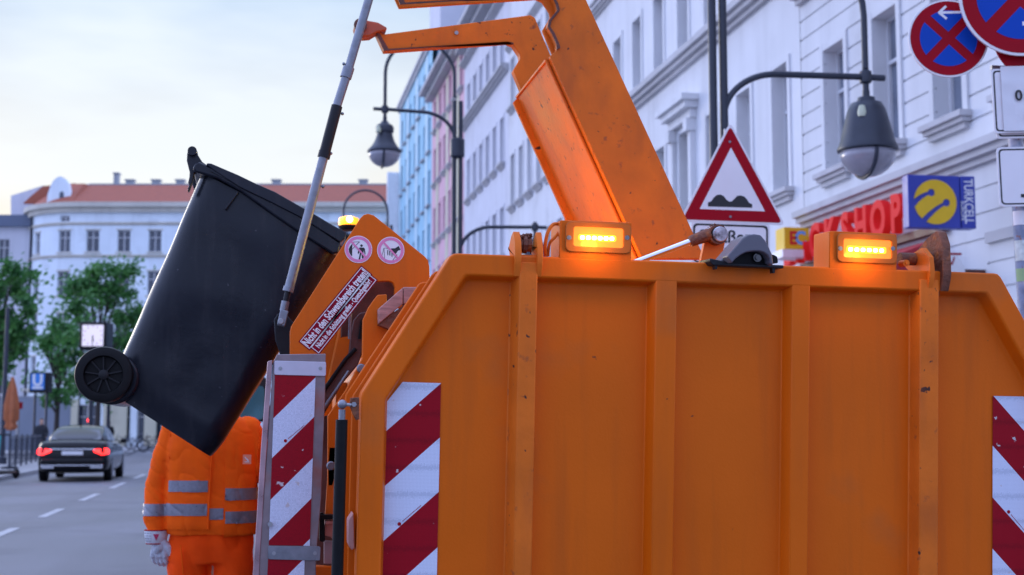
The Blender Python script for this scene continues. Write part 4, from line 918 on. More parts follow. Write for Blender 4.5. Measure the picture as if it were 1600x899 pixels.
# black gas strut at the left edge
bm = BM(); tube(bm, [T.X(534, 656, .01), T.X(526, 930, .01)], .0185, 20); obj('gas_strut', bm, M_BLK, tr)
gs = tr.children[-1]
bm = BM(); bmesh.ops.create_uvsphere(bm, u_segments=20, v_segments=12, radius=.0145, matrix=Matrix.Translation(T.X(535, 632, .01))); tube(bm, [T.X(534.6, 640, .01), T.X(534.2, 656, .01)], .0105, 14); obj('ball_joint', bm, M_STEEL, tr)
bm = BM(); prism(bm, T, [P(547, 622, .0), P(561, 621, .0), P(561, 655, .0), P(556, 657, 0), P(551, 648, .0), P(546, 634, .0)], .002, .010); br = obj('strut_bracket', bm, M_RUST, tr, bevel=.002)
bm = BM(); prism(bm, T, circ(*P(553, 632, .01), .008, 6), .0101, .018); tube(bm, [T.X(536, 632, .012), T.X(549, 633, .012)], .005, 8); obj('bolt', bm, M_GREYP, br)
# container body behind the gate, chassis, wheels, cab
TY = T.o.y; TX = T.o.x+UC
bm = BM(); x0, x1 = TX-1.12, TX+1.12
sec = [(x0, .95), (x1, .95), (x1, 1.62), (x1-.28, 1.86), (x0+.28, 1.86), (x0, 1.62)]
rings = [[Vector((x, y, z)) for x, z in sec] for y in (TY+.26, TY+6.6)]; loft(bm, rings); bd = obj('container', bm, M_OR, tr, bevel=.02)
for k in range(5):
    bm = BM(); y = TY+.9+1.2*k; box(bm, x0-.05, x0-.002, y, y+.09, .97, 1.6); obj('side_rib', bm, M_OR, bd)
bm = BM(); box(bm, TX-.45, TX-.3, TY+.1, TY+8.6, .62, .93); box(bm, TX+.3, TX+.45, TY+.1, TY+8.6, .62, .93); box(bm, x0+.1, x1-.1, TY+.0, TY+.1, .45, .6); obj('chassis', bm, M_BLKP, tr)
for y in (TY+1.6, TY+3.0, TY+7.9):
    for s in (-1, 1):
        bm = BM(); lathe(bm, (TX+s*1.0, y, .5), [(.30, -.15), (.46, -.14), (.5, -.09), (.5, .09), (.46, .14), (.30, .15)], 32, 'X'); w = obj('wheel', bm, M_BLK, tr)
        bm = BM(); lathe(bm, (TX+s*1.08, y, .5), [(.1, -.06), (.29, -.08), (.29, .08), (.1, .06)], 24, 'X'); obj('rim', bm, M_GREYP, w)
bm = BM(); cx0, cx1 = TX-1.1, TX+1.1; y0 = TY+6.9
sec = [(y0, .55), (y0+2.0, .55), (y0+2.05, 1.3), (y0+1.95, 2.02), (y0+.05, 2.02)]
rings = [[Vector((x, y, z)) for y, z in sec] for x in (cx0, cx1)]; loft(bm, rings); cb = obj('cab', bm, M_OR, tr, bevel=.05)
bm = BM(); box(bm, cx0-.003, cx0-.001, y0+.5, y0+1.7, 1.3, 1.9); obj('side_window', bm, M_GLASS, cb)
# cab mirror (seen between worker and warning board)
mc = onD(392, 622, 11.2); bm = BM(); prism(bm, Fr((0, mc.y, 0)), rounded([(mc.x-.13, mc.z-.2), (mc.x+.13, mc.z-.2), (mc.x+.13, mc.z+.18), (mc.x-.13, mc.z+.18)], .05), -.08, 0); mo = obj('mirror', bm, M_BLKP, cb, bevel=.01)
bm = BM(); prism(bm, Fr((0, mc.y, 0)), rounded([(mc.x-.11, mc.z-.18), (mc.x+.11, mc.z-.18), (mc.x+.11, mc.z+.1), (mc.x-.11, mc.z+.1)], .04), .001, .006); obj('mirror_glass', bm, mat('mirror_glass', (.12, .32, .38), .08, .6), mo)
bm = BM(); tube(bm, [(mc.x, mc.y+.05, mc.z+.17), (mc.x+.1, mc.y+.1, mc.z+.3), (cx0+.02, mc.y+.2, mc.z+.3)], .02, 8); obj('mirror_arm', bm, M_BLK, mo)

# ---- lifting arms, boom
M_ARM = M_OR2
A1 = Fr((0, 5.30, 0), 0, 0, 0); A2 = Fr((0, 5.98, 0), 0, 0, 0)
arm_px = [(600, 80), (583, 43), (590, 41), (598, 54), (829, 23.5), (836, 28), (866, 100), (850, 180), (822, 158), (802, 110), (805, 105), (813, 92), (812, 85), (802, 70), (793, 66)]
prof = [A2.P(x, y) for x, y in arm_px]
for A, nm in ((A2, 'lift_arm'), (A1, 'lift_arm')):
    k = 1.0
    bm = BM(); prism(bm, A, prof, -.062 if A is A1 else -.055, -.043 if A is A1 else 0); la = obj(nm, bm, M_ARM, tr, bevel=.004)
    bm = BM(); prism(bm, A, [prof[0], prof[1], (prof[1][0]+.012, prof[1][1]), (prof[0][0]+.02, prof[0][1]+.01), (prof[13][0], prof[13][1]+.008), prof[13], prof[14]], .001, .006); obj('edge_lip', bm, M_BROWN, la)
    # pivot head
    hd_ = [A2.P(x, y) for x, y in ((556, 36), (563, 33), (590, 38), (604, 46), (603, 50), (588, 53), (578, 59), (566, 60), (556, 53), (552, 44))]
    bm = BM(); prism(bm, A, hd_, -.05, .03); ph = obj('pivot_head', bm, mat('red_brown_arm_head', (.40, .07, .025), .5, var=.2, vscale=14), la, bevel=.006)
    bm = BM(); prism(bm, A, circ(*A2.P(562, 44), .03, 18), .031, .05); obj('pivot_pin', bm, M_BROWN, la)
    bm = BM(); u, v = A2.P(713, 52); prism(bm, A, circ(u, v, .009, 12), .0, .008); obj('bolt', bm, M_GREYP, la)
# front plate of the boom with stepped left edge
fp = [(859, 88), (869.5, 79), (869, 70), (862, 54), (855, 43), (857, 33), (870, 17), (868, 8), (858, -14), (846, -60), (900, -60), (916, 0), (1087, 372), (1102, 405), (1003, 405)]
bm = BM(); prism(bm, A1, [A1.P(x, y) for x, y in fp], -.04, 0); bo = obj('boom', bm, M_ARM, tr, bevel=.004)
bm = BM(); prism(bm, A1, [A1.P(x, y) for x, y in ((869.5, 79), (869, 70), (862, 54), (855, 43), (857, 33), (870, 17), (868, 8), (858, -14), (861, -14), (872, 8), (874, 18), (861, 34), (859, 43), (866, 53), (873, 70), (875, 76))], .001, .012); obj('edge_lip', bm, M_BROWN, bo, bevel=.002)
# side plate running back to the rear arm
bm = BM()
f0 = A1.P(859, 89); f1 = A1.P(1003, 405)
lo = [A1.W(*f0, -.04), A1.W(*f1, -.04)]; d = Vector((0, .64, 0))
nrm = Vector((math.cos(math.atan2(f1[1]-f0[1], f1[0]-f0[0])+R(90)), 0, math.sin(math.atan2(f1[1]-f0[1], f1[0]-f0[0])+R(90))))
if nrm.x > 0: nrm = -nrm
p = [lo[0], lo[1], lo[1]+d, lo[0]+d]; a = [bm.verts.new(q+nrm*.004) for q in p]; b = [bm.verts.new(q-nrm*.02) for q in p]
bm.faces.new(a); bm.faces.new(b)
for i in range(4): bm.faces.new((a[i], a[(i+1) % 4], b[(i+1) % 4], b[i]))
obj('boom_side_plate', bm, M_ARM, bo, bevel=.003)
bm = BM(); tube(bm, [lo[0]+nrm*.006+Vector((0, .0, -.0)), lo[0]+nrm*.006+d], .007, 6); tube(bm, [lo[0]+nrm*.008, lo[1]+nrm*.008], .006, 6); obj('weld_seam', bm, M_ARM, bo)
bm = BM(); prism(bm, A2, [A2.P(x, y) for x, y in ((802, 160), (860, 100), (1010, 380), (1000, 420), (900, 420), (883, 340))], -.02, .0); obj('boom_rear_plate', bm, M_ARM, bo)
# small tilt cylinder beside the boom
Cy = Fr((0, 4.62, 0)); bm = BM(); tube(bm, [Cy.X(985, 413), Cy.X(1079, 377.5)], .0115, 16); cy_ = obj('cylinder_rod', bm, M_CHROME, tr)
bm = BM(); tube(bm, [Cy.X(1078, 378), Cy.X(1084, 375.5), Cy.X(1108, 367)], [.019, .021, .024], 16); obj('rod_end', bm, M_RUST, cy_)
bm = BM(); prism(bm, Cy, [Cy.P(x, y) for x, y in ((1097, 412), (1103, 384), (1106, 362), (1114, 354), (1126, 353), (1134, 362), (1136, 378), (1133, 395), (1133, 412))], -.05, -.02); bk = obj('cylinder_bracket', bm, M_OR2, tr, bevel=.004)
bm = BM(); prism(bm, Cy, circ(*Cy.P(1122, 367.5), .028, 22), -.019, .028); obj('pivot_pin', bm, mat('scuffed_white_metal', (.5, .5, .55), .4, .5, var=.3, vscale=40, dirt=(.05, .03, .03), dirt_amt=.45, dirt_scale=30), bk, bevel=.003)
bm = BM(); o = circ(*Cy.P(1120, 367.5), .036, 22); i = circ(*Cy.P(1120, 367.5), .0285, 22); ring(bm, Cy, o, i, -.0195, .018)
rnd = random.Random(8)
for k in range(30):
    a = rnd.uniform(.6, 3.0); q = Cy.P(1118, 367); bmesh.ops.create_icosphere(bm, subdivisions=1, radius=rnd.uniform(.002, .005), matrix=Matrix.Translation(Cy.W(q[0]+math.cos(a)*.037, q[1]+math.sin(a)*.037, rnd.uniform(-.02, .02))))
obj('grease_collar', bm, M_RUST, bk)
# amber beacon on the container roof behind the gate: lights the boom
def beacon(c, energy, name='beacon', s=1., off=(-.12, -.05, .12)):
    bm = BM(); lathe(bm, c, [(.05*s, -.03*s), (.065*s, -.012*s), (.065*s, 0)], 20); b = obj('beacon_base', bm, M_BLK, tr)
    bm = BM(); lathe(bm, c, [(.062*s, .001), (.064*s, .02*s), (.060*s, .045*s), (.03*s, .056*s), (.005, .06*s)], 20); obj('beacon_dome', bm, mat('beacon_amber', (1, .4, .03), .2, emit=(1, .30, .004), estr=1.3), b)
    bm = BM(); bmesh.ops.create_uvsphere(bm, u_segments=12, v_segments=8, radius=.02*s, matrix=Matrix.Translation(Vector(c)+Vector((.0, -.065*s, .03*s)))); obj('flash_lamp', bm, M_LED, b)
    ld = bpy.data.lights.new('beacon_lamp', 'POINT'); ld.energy = energy; ld.color = (1, .74, .12); ld.shadow_soft_size = .08*s
    lo_ = bpy.data.objects.new('beacon_lamp', ld); COL.objects.link(lo_); lo_.parent = b; lo_.location = wmat(b).inverted() @ (Vector(c)+Vector(off))
    return b
bc = onD(905, 430, 5.25); beacon(Vector((bc.x, bc.y, bc.z)), 5.5, off=(-.10, .22, .04))

# ---- rod from arm tip down to the lifter
RD = Fr((0, 5.12, 0)); pr = RD.X
def seg(p, q, r, m, nm, par=tr, sg=18):
    bm = BM(); tube(bm, [pr(*p), pr(*q)], r, sg); return obj(nm, bm, m, par)
K = 5.25/2100
rod = seg((594, -62), (544, 110), 6.8*K, M_STEEL, 'lifting_rod')
seg((545, 106), (540, 122), 9.0*K, M_STEEL, 'collar', rod); seg((541, 120), (525, 170), 7.0*K, M_STEEL, 'rod_section', rod)
seg((526.5, 166), (507, 240), 8.6*K, M_BLKP, 'rubber_sleeve', rod); seg((508, 237), (505.5, 247), 9.6*K, M_BLKP, 'sleeve_ring', rod)
seg((507, 240), (450.5, 455), 7.4*K, M_STEEL, 'rod_section', rod); seg((451.5, 449), (449.5, 456), 8.2*K, M_STEEL, 'collar', rod); seg((450, 455), (445.5, 474), 4.6*K, M_BLKP, 'rod_neck', rod)
seg((446, 471), (443, 486), 6.0*K, M_STEEL, 'clevis_neck', rod)
for x, y, s in ((537, 100, -1), (551, 108, 1), (519, 170, -1), (535, 178, 1), (502, 236, -1), (517, 240, 1), (505, 292, 1), (470, 385, -1)):
    bm = BM(); bmesh.ops.create_uvsphere(bm, u_segments=8, v_segments=6, radius=2.6*K, matrix=Matrix.Translation(pr(x, y))); tube(bm, [pr(x, y), pr(x-s*7, y-s*2)], 1.2*K, 6); obj('bolt', bm, M_STEEL, rod)
bm = BM(); prism(bm, RD, rounded([RD.P(433, 508), RD.P(445, 511), RD.P(451, 487), RD.P(438, 484)], .006), -.03, .02); cv = obj('clevis', bm, M_STEEL, rod, bevel=.003)
bm = BM(); prism(bm, RD, circ(*RD.P(438.5, 503), 4.6*K, 18), .0205, .03); obj('clevis_pin', bm, M_GREYP, rod, bevel=.002)
bm = BM(); prism(bm, Fr((0, 5.2, 0)), [Fr((0, 5.2, 0)).P(x, y) for x, y in ((428, 500), (434, 490), (446, 490), (462, 508), (462, 560), (440, 560), (430, 530))], -.04, 0); obj('lifter_bracket', bm, M_BLKP, tr, bevel=.004)

# ---- side lifter plate with stickers
L_ = Fr((0, 4.95, 0)); P = L_.P
lpx = [(453, 640), (453, 519), (455, 510), (563, 341), (568, 336), (575, 334), (584, 336.5), (664, 401), (669, 407), (671, 417), (673, 470), (645, 480), (616.5, 482), (616.5, 448), (614, 442), (608, 439.5), (588, 440), (580, 443), (560, 475), (530, 510), (500, 560), (500, 640)]
bm = BM(); prism(bm, L_, [P(x, y) for x, y in lpx], -.03, 0); lf = obj('lifter_plate', bm, M_OR, tr, bevel=.003)
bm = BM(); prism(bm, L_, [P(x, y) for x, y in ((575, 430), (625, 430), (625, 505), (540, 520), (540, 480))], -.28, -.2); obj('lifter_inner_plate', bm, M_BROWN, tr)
L2 = Fr((0, 5.35, 0))
bm = BM()
for q in (((515, 480), (560, 440), (575, 470), (535, 545), (505, 620), (495, 620)), ((540, 470), (590, 470), (548, 560), (515, 620), (507, 620))):
    prism(bm, L2, [L2.P(x, y) for x, y in q], -.2 if q[0][0] < 530 else -.1, -.11 if q[0][0] < 530 else -.02)
obj('lifter_fold', bm, M_OR, tr, bevel=.006)
L3 = Fr((0, 5.05, 0)); P3 = L3.P
bm = BM(); prism(bm, L3, [P3(x, y) for x, y in ((549, 520), (553, 500), (562, 489), (572, 487), (580, 492), (578, 520), (560, 570), (535, 600), (505, 650), (500, 700), (496, 700), (500, 610), (545, 560))], -.06, -.01); hk = obj('hinge_arm', bm, M_BROWN, tr, bevel=.004)
bm = BM(); tube(bm, [L3.X(505, 612, .01), L3.X(540, 562, .01), L3.X(556, 545, .01)], .008, 8); tube(bm, [L3.X(566, 500, .0), L3.X(562, 530, .0)], .007, 8); obj('hose', bm, M_BLK, tr)
bm = BM(); tube(bm, [L3.X(548, 480, .01), L3.X(546, 530, .01)], .006, 8); obj('hydraulic_pipe', bm, M_STEEL, tr)
bm = BM(); tube(bm, [L3.X(505, 640, .03), L3.X(545, 580, .03)], .006, 8); obj('hydraulic_pipe', bm, M_STEEL, tr)
# lever and clamp block
L4 = Fr((0, 4.78, 0)); P4 = L4.P
bm = BM(); prism(bm, L4, [P4(x, y) for x, y in ((586, 466), (590, 461), (604, 460), (604.5, 474), (606, 490), (640, 520), (620, 620), (540, 690), (520, 760), (512, 760), (512, 650), (540, 610), (566, 560), (567, 500), (576, 480))], -.03, 0); lv = obj('lifter_lever', bm, M_OR, tr, bevel=.003)
bm = BM(); prism(bm, L4, circ(*P4(564, 576), .016, 20), .001, .02); obj('pivot_pin', bm, M_STEEL, lv, bevel=.004)
bm = BM(); prism(bm, L4, circ(*P4(517, 728), .016, 20), .001, .02); obj('pivot_pin', bm, M_STEEL, lv, bevel=.004)
bm = BM()
f = [P4(x, y, .12) for x, y in ((629, 449), (654, 451), (640, 478), (610, 515), (590, 505), (591, 483))]
prism(bm, L4, [P4(591, 483, .05), P4(629, 450, .05), P4(629, 476, .05), P4(592, 506, .05)], .0, .06); prism(bm, L4, [P4(630, 449, .05), P4(655, 449, .05), P4(645, 470, .05), P4(630, 476, .05)], .0, .055); cbk = obj('clamp_block', bm, mat('worn_pink_grey_metal', (.42, .20, .17), .5, .2, var=.3, vscale=16, stretch=(1, 1, 6)), tr, bevel=.003)
bm = BM(); prism(bm, L4, [P4(591, 507, .05), P4(630, 477, .05), P4(634, 474, .05), P4(610, 515, .05)], -.02, .05); obj('clamp_underside', bm, M_RUST, cbk)
# dark and rusty pieces between warning board and tailgate
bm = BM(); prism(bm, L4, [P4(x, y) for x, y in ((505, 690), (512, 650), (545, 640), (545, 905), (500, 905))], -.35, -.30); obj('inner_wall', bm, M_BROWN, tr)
bm = BM(); prism(bm, L4, [P4(x, y) for x, y in ((515, 700), (526, 700), (524, 806), (508, 806))], -.02, .0); obj('brown_post', bm, M_OR2, tr)
bm = BM(); prism(bm, L4, [P4(x, y) for x, y in ((507, 812), (524, 812), (525, 850), (516, 838), (506, 836))], -.0, .04); prism(bm, L4, [P4(x, y) for x, y in ((507, 812), (524, 812), (524, 816), (507, 818))], .041, .06); obj('latch_plate', bm, mat('faded_pink_paint', (.52, .24, .20), .5, var=.1), tr, bevel=.002)
bm = BM(); prism(bm, L4, rounded([P4(x, y) for x, y in ((498, 800), (505, 800), (507, 845), (498, 845))], .008), .02, .05); prism(bm, L4, rounded([P4(x, y) for x, y in ((495, 803), (520, 803), (520, 810), (495, 810))], .004), .0, .07); obj('black_latch', bm, M_BLK, tr)
bm = BM(); prism(bm, L4, [P4(x, y) for x, y in ((506, 845), (522, 845), (522, 880), (506, 880))], -.0, .02); obj('ribbed_panel', bm, mat('pink_grey_paint', (.34, .26, .28), .5, var=.1), tr)
bm = BM(); prism(bm, L4, [P4(x, y) for x, y in ((478, 882), (524, 884), (524, 960), (478, 960))], .0, .05); obj('step_box', bm, M_OR, tr, bevel=.004)
bm = BM(); prism(bm, T, [T.P(543, 812, -.06), T.P(551, 800, -.06), T.P(553, 855, -.06), T.P(549, 858, -.06), T.P(543, 850, -.06)], -.1, -.03); obj('catch_block', bm, MATS['faded_pink_paint'], tr, bevel=.003)
# stickers
def prohibition(cx, cy, r, which):
    w = .001; bm = BM(); prism(bm, L_, circ(cx, cy, r, 48), w, w+.0008); s = obj('prohibition_sticker', bm, M_WHITE, lf)
    bm = BM(); ring(bm, L_, circ(cx, cy, r*.95, 48), circ(cx, cy, r*.74, 48), w+.0009, w+.0016); prism(bm, L_, clip_circle_bar(cx, cy, r*.745, R(-47), r*.13), w+.0024, w+.003); obj('ring_and_bar', bm, M_PINK, s)
    bm = BM(); S = lambda x, y: (cx+x*r, cy+y*r); z = w+.0009
    def q(pts, dz=0): prism(bm, L_, [S(*p) for p in pts], z+dz, z+dz+.0005)
    if which == 0:
        q([(-.45, .38), (-.45, -.52), (-.55, -.44), (-.66, -.25), (-.70, -.0), (-.62, .2), (-.52, .33)])
        q([S2 for S2 in bar((-.45, -.0), (.0, .5), .035)]); q(bar((-.45, .52), (.06, .56), .035)); q(bar((-.2, .3), (.08, .55), .03))
        q(circ(.22, .28, .09, 16)); q([(.10, .14), (.38, .14), (.46, .06), (.52, -.34), (.46, -.36), (.38, -.04), (.36, -.30), (.38, -.66), (.27, -.66), (.23, -.34), (.19, -.36), (.14, -.74), (.02, -.74), (.10, -.32), (.11, -.06), (.02, -.32), (-.05, -.30), (.02, .06)], .0001)
    else:
        q([(.02, .14), (.32, .16), (.58, .34), (.66, .18), (.72, .06), (.52, -.02), (.40, -.22), (.28, -.28), (.08, -.16), (-.08, .02)])
        q([(-.26, -.0), (-.20, .0), (-.18, -.36), (-.24, -.38)]); q([(-.12, -.06), (-.05, -.06), (-.02, -.40), (-.10, -.36)]); q([(.05, -.20), (.12, -.22), (.12, -.5), (.06, -.44)])
        q(bar((-.5, .16), (-.66, -.5), .03)); q(bar((-.5, .16), (-.44, -.62), .03)); q(bar((-.5, .16), (-.1, .14), .025)); q(bar((.46, -.3), (.1, -.8), .035)); q(bar((.46, -.3), (.42, -.56), .03)); q(bar((.16, -.34), (.44, -.32), .03))
    obj('pictogram', bm, M_BLACK, s, smooth=0)
c = P(560, 390); r = P(581.5, 390)[0]-c[0]; prohibition(c[0], c[1], r, 0); c = P(610.5, 391.5); prohibition(c[0], c[1], r, 1)
def banner(p0, p1, wid, body, size, sx):
    a = Vector(P(*p0)); b = Vector(P(*p1)); d = (b-a).normalized(); ang = math.atan2(d.y, d.x); m_ = (a+b)/2; Lh = (b-a).length/2; h = wid/2
    def rc(l, hh): return [tuple(m_+d*x+Vector((-d.y, d.x))*y) for x, y in ((-l, -hh), (l, -hh), (l, hh), (-l, hh))]
    bm = BM(); prism(bm, L_, rc(Lh, h), .001, .0018); s = obj('warning_banner', bm, mat('banner_red', (.24, .002, .018), .5, var=.08, vscale=30, spec=.12), lf)
    bm = BM(); ring(bm, L_, rc(Lh-.004, h-.004), rc(Lh-.0065, h-.0065), .0019, .0024); obj('white_border', bm, M_WHITE, s)
    bm_ = text('lettering', body, L_, m_.x, m_.y, .002, size, M_WHITE, s, sx=sx, rot=ang, depth=.0003, bold=size*.03)
    return s
banner((475, 541), (573, 422), .052, 'Nicht in den Schwenkbereich treten!', .040, .585)
banner((491, 549), (583, 432), .044, 'Nicht in die Schüttung greifen - Quetschgefahr!', .0265, .62)

# ---- warning board on its steel holder
Bd = Fr((0, 4.55, 0), 0, R(0), 0); P = Bd.P
bpx = [(427, 566), (433, 554), (509, 553), (508, 620), (502, 780), (494, 870), (493, 960), (395, 960), (410, 800)]
bm = BM(); prism(bm, Bd, [P(x, y) for x, y in bpx], -.006, 0); hb = obj('board_holder', bm, M_HOLD, tr, bevel=.002)
bm = BM(); prism(bm, Bd, [P(x, y) for x, y in ((418, 565), (425.5, 563), (417, 700), (407, 860), (402, 960), (391, 960), (398, 860), (408, 700))], -.05, .004); obj('holder_edge', bm, mat('pinkish_edge_steel', (.40, .26, .28), .35, .5, var=.25, vscale=14), hb, bevel=.002)
sp = [P(429.5, 586), P(493, 588), P(484, 853), P(420, 852)]
bm = BM(); uR = P(492, 590)[0]; sl = 1.0
va = [P(493-.035*(y-590), y)[1]-sl*P(493-.035*(y-590), y)[0] for y in (590, 651.5, 716, 779, 842, 905)]
striped(bm, Bd, sp, .0015, sl, va, first=1); obj('hazard_marking', bm, [M_HW, M_HR], hb, smooth=0)
sp = [P(419, 872), P(476, 873), P(474, 960), P(415, 960)]
bm = BM(); striped(bm, Bd, sp, .0015, sl, va[:4]+[P(472, 876)[1]-sl*P(472, 876)[0], P(470, 935)[1]-sl*P(470, 935)[0]], first=1); obj('hazard_marking', bm, [M_HW, M_HR], hb, smooth=0)
for q in (((429, 564), (509.5, 566), (509, 588), (428.5, 586)), ((419, 853), (501, 854), (500, 876), (418.5, 874))):
    bm = BM(); prism(bm, Bd, rounded([P(x, y) for x, y in q], .006), .002, .007); st = obj('clamp_strip', bm, M_STEEL if q[0][1] > 600 else mat('pale_metal_strip', (.52, .50, .58), .4, .4, var=.06, vscale=20), hb, bevel=.001)
    for x in (q[0][0]+9, q[1][0]-9):
        y = (q[0][1]+q[2][1])/2; bm = BM(); prism(bm, Bd, circ(*P(x, y), .0062, 14), .0071, .009); prism(bm, Bd, circ(*P(x, y), .0028, 6), .0091, .0098); obj('screw', bm, M_GREYP, st)
tinymark(Bd, 446, 689, .0042, R(40), hb, s=.9)
bm = BM(); c_ = P(422, 819); prism(bm, Bd, circ(*c_, .008, 12), .004, .02); obj('bolt', bm, M_GREYP, hb)
# amber beacon ahead on the cab, just above the lifter plate
b_ = onD(545, 353, 9.5); beacon(Vector((b_.x, b_.y, b_.z)), 6.0, s=1.15)
bm = BM(); tube(bm, [(b_.x, b_.y, b_.z-.07), (b_.x, b_.y+.3, 1.9)], .03, 8); tube(bm, [(b_.x, b_.y+.3, 1.9), (cx0+.3, y0+.2, 1.9)], .03, 8); obj('beacon_stalk', bm, M_BLK, tr)

# ================================================================== WHEELED BIN
BY = 5.62; G = Fr((0, BY, 0)); P = G.P
bn = thing('wheeled_bin', (G.X(340, 480).x, BY+.29, G.X(340, 712).z), 'black plastic wheeled bin tipped up and held by the side lifter', 'bin')
tl_, tr_ = Vector(P(313, 268)), Vector(P(538, 384)); bl_, br_ = Vector(P(163, 608)), Vector(P(331, 716))
bm = BM(); rings = []; NS = 26
def side_shape(t):
    a = tl_.lerp(bl_, t); b = tr_.lerp(br_, t); return a, b
for k in range(NS+1):
    t = k/NS; a, b = side_shape(t); d = (b-a); hw = d.length/2; c = (a+b)/2; dn = d.normalized()
    hy = .285-.035*t; cy = .29; rad = .085
    if t > .94: hw -= .01*(t-.94)/.06; hy -= .01
    ring_ = []
    for x, y in rrect(0, 0, hw, hy, rad, 6):
        p2 = c+dn*x; w_ = Vector((p2.x, 0, p2.y)); q = Vector((w_.x, BY+cy+y, w_.z))
        q += Vector((0, 1, 0))*(.008*noise.noise(Vector((q.x*5, y*4, q.z*5)))) + Vector((1, 0, 0))*.004*noise.noise(Vector((q.x*6+9, y*4, q.z*6)))
        ring_.append(q)
    rings.append(ring_)
# refine the flat sides with extra columns for dents
loft(bm, rings); bmesh.ops.subdivide_edges(bm, edges=[e for e in bm.edges if e.calc_length() > .2], cuts=10, use_grid_fill=True)
for v in bm.verts:
    if v.co.y < BY+.06:
        q = v.co; v.co.y += .010*noise.noise(Vector((q.x*3.4, 1.3, q.z*3.4)))+.004*noise.noise(Vector((q.x*9, 7, q.z*9)))
body_ = obj('body', bm, M_BIN, bn, smooth=60)
# embossed side panel step
bm = BM(); pf = [(268, 500), (285, 462), (300, 458), (390, 470), (470, 520), (380, 660), (330, 700), (220, 640), (190, 622)]
ax = (Vector(P(310, 250))-Vector(P(130, 600))).normalized()
# rim collar
rim = [(301, 263), (303.5, 256.5), (310, 252.5), (333, 262), (375, 289), (425, 314), (472, 337), (533, 379), (529, 396), (520, 397), (468, 364), (424, 334), (376, 299), (340, 279), (316, 272), (304, 269)]
bm = BM(); prism(bm, G, [P(x, y, .02) for x, y in rim], -.60, .02); rm = obj('rim', bm, M_BIN, bn, bevel=.008, seg=3)
lid = [(322, 257), (324, 255), (330, 255.5), (345, 262), (371, 273), (400, 287), (430, 300), (470, 323), (490, 334), (520, 352), (541, 363), (539, 373), (532, 379), (470, 340), (425, 317), (375, 293), (336, 268)]
bm = BM(); prism(bm, G, [P(x, y, .03) for x, y in lid], -.61, .03); ld_ = obj('lid', bm, M_BIN, bn, bevel=.012, seg=3)
bm = BM()
for sx0, sx1 in (((372, 300), (352, 328)),):
    a = P(*sx0); b = P(*sx1); prism(bm, G, bar(a, b, .008), -.01, .014)
obj('side_fin', bm, M_BIN, rm, bevel=.002)
bm = BM(); prism(bm, G, [P(x, y, .02) for x, y in ((330, 263), (425, 312), (423, 316), (329, 268))], .0205, .026); obj('rim_step', bm, M_BIN, rm)
hd1 = [(292, 240), (293, 234), (298, 229.5), (304, 230), (308, 235), (309.5, 242), (316, 252), (326, 259), (312, 262), (304, 268), (301, 283), (296, 297), (293.5, 299), (292.5, 294), (295, 289), (293.5, 284), (295.5, 276), (296, 268), (293.5, 258), (291.5, 250)]
bm = BM(); prism(bm, G, [P(x, y) for x, y in hd1], -.05, -.015); hn = obj('handle_bracket', bm, M_BIN, bn, bevel=.004)
bm = BM(); prism(bm, G, [P(x, y) for x, y in hd1], -.53, -.50); obj('handle_bracket', bm, M_BIN, bn, bevel=.004)
bm = BM(); c_ = G.X(300.5, 236.5); tube(bm, [c_+Vector((0, -.012, 0)), c_+Vector((0, .56, 0))], .0185, 18); obj('handle_bar', bm, M_BIN, hn)
# wheels
wc = G.X(162.5, 586, .07); 
for k, dy in enumerate((-.05, .585)):
    c_ = Vector((wc.x, BY+dy, wc.z))
    bm = BM(); lathe(bm, c_, [(.03, .03), (.098, .03), (.108, .02), (.112, .0), (.112, -.03), (.108, -.045), (.095, -.05), (.076, -.05), (.073, -.044), (.071, -.025), (.03, -.025)], 48, 'Y'); w_ = obj('wheel', bm, M_BLK, bn, smooth=50)
    bm = BM(); lathe(bm, c_, [(.02, -.024), (.02, -.042), (.015, -.046), (.002, -.047)], 24, 'Y')
    for j in range(9):
        a = R(40*j+12); p = c_+Vector((math.cos(a)*.02, -.034, math.sin(a)*.02)); q = c_+Vector((math.cos(a)*.071, -.034, math.sin(a)*.071)); n_ = Vector((-math.sin(a), 0, math.cos(a)))*.0028
        v = [bm.verts.new(x) for x in (p+n_+Vector((0, -.005, 0)), q+n_+Vector((0, -.005, 0)), q-n_+Vector((0, -.005, 0)), p-n_+Vector((0, -.005, 0)), p+n_+Vector((0, .009, 0)), q+n_+Vector((0, .009, 0)), q-n_+Vector((0, .009, 0)), p-n_+Vector((0, .009, 0)))]
        for f_ in ((0, 1, 2, 3), (7, 6, 5, 4), (0, 4, 5, 1), (1, 5, 6, 2), (2, 6, 7, 3), (3, 7, 4, 0)): bm.faces.new([v[i] for i in f_])
    obj('hub_spokes', bm, mat('worn_black_plastic', (.011, .011, .013), .5, spec=.25, var=.25, vscale=40), w_)
bm = BM(); tube(bm, [Vector((wc.x, BY-.02, wc.z)), Vector((wc.x, BY+.56, wc.z))], .015, 12); obj('axle', bm, M_STEEL, bn)
bm = BM(); cc = P(170, 590); prism(bm, G, circ(cc[0]+.012, cc[1]-.004, .105, 36), -.55, -.004); obj('wheel_arch', bm, M_BIN, bn, bevel=.01)

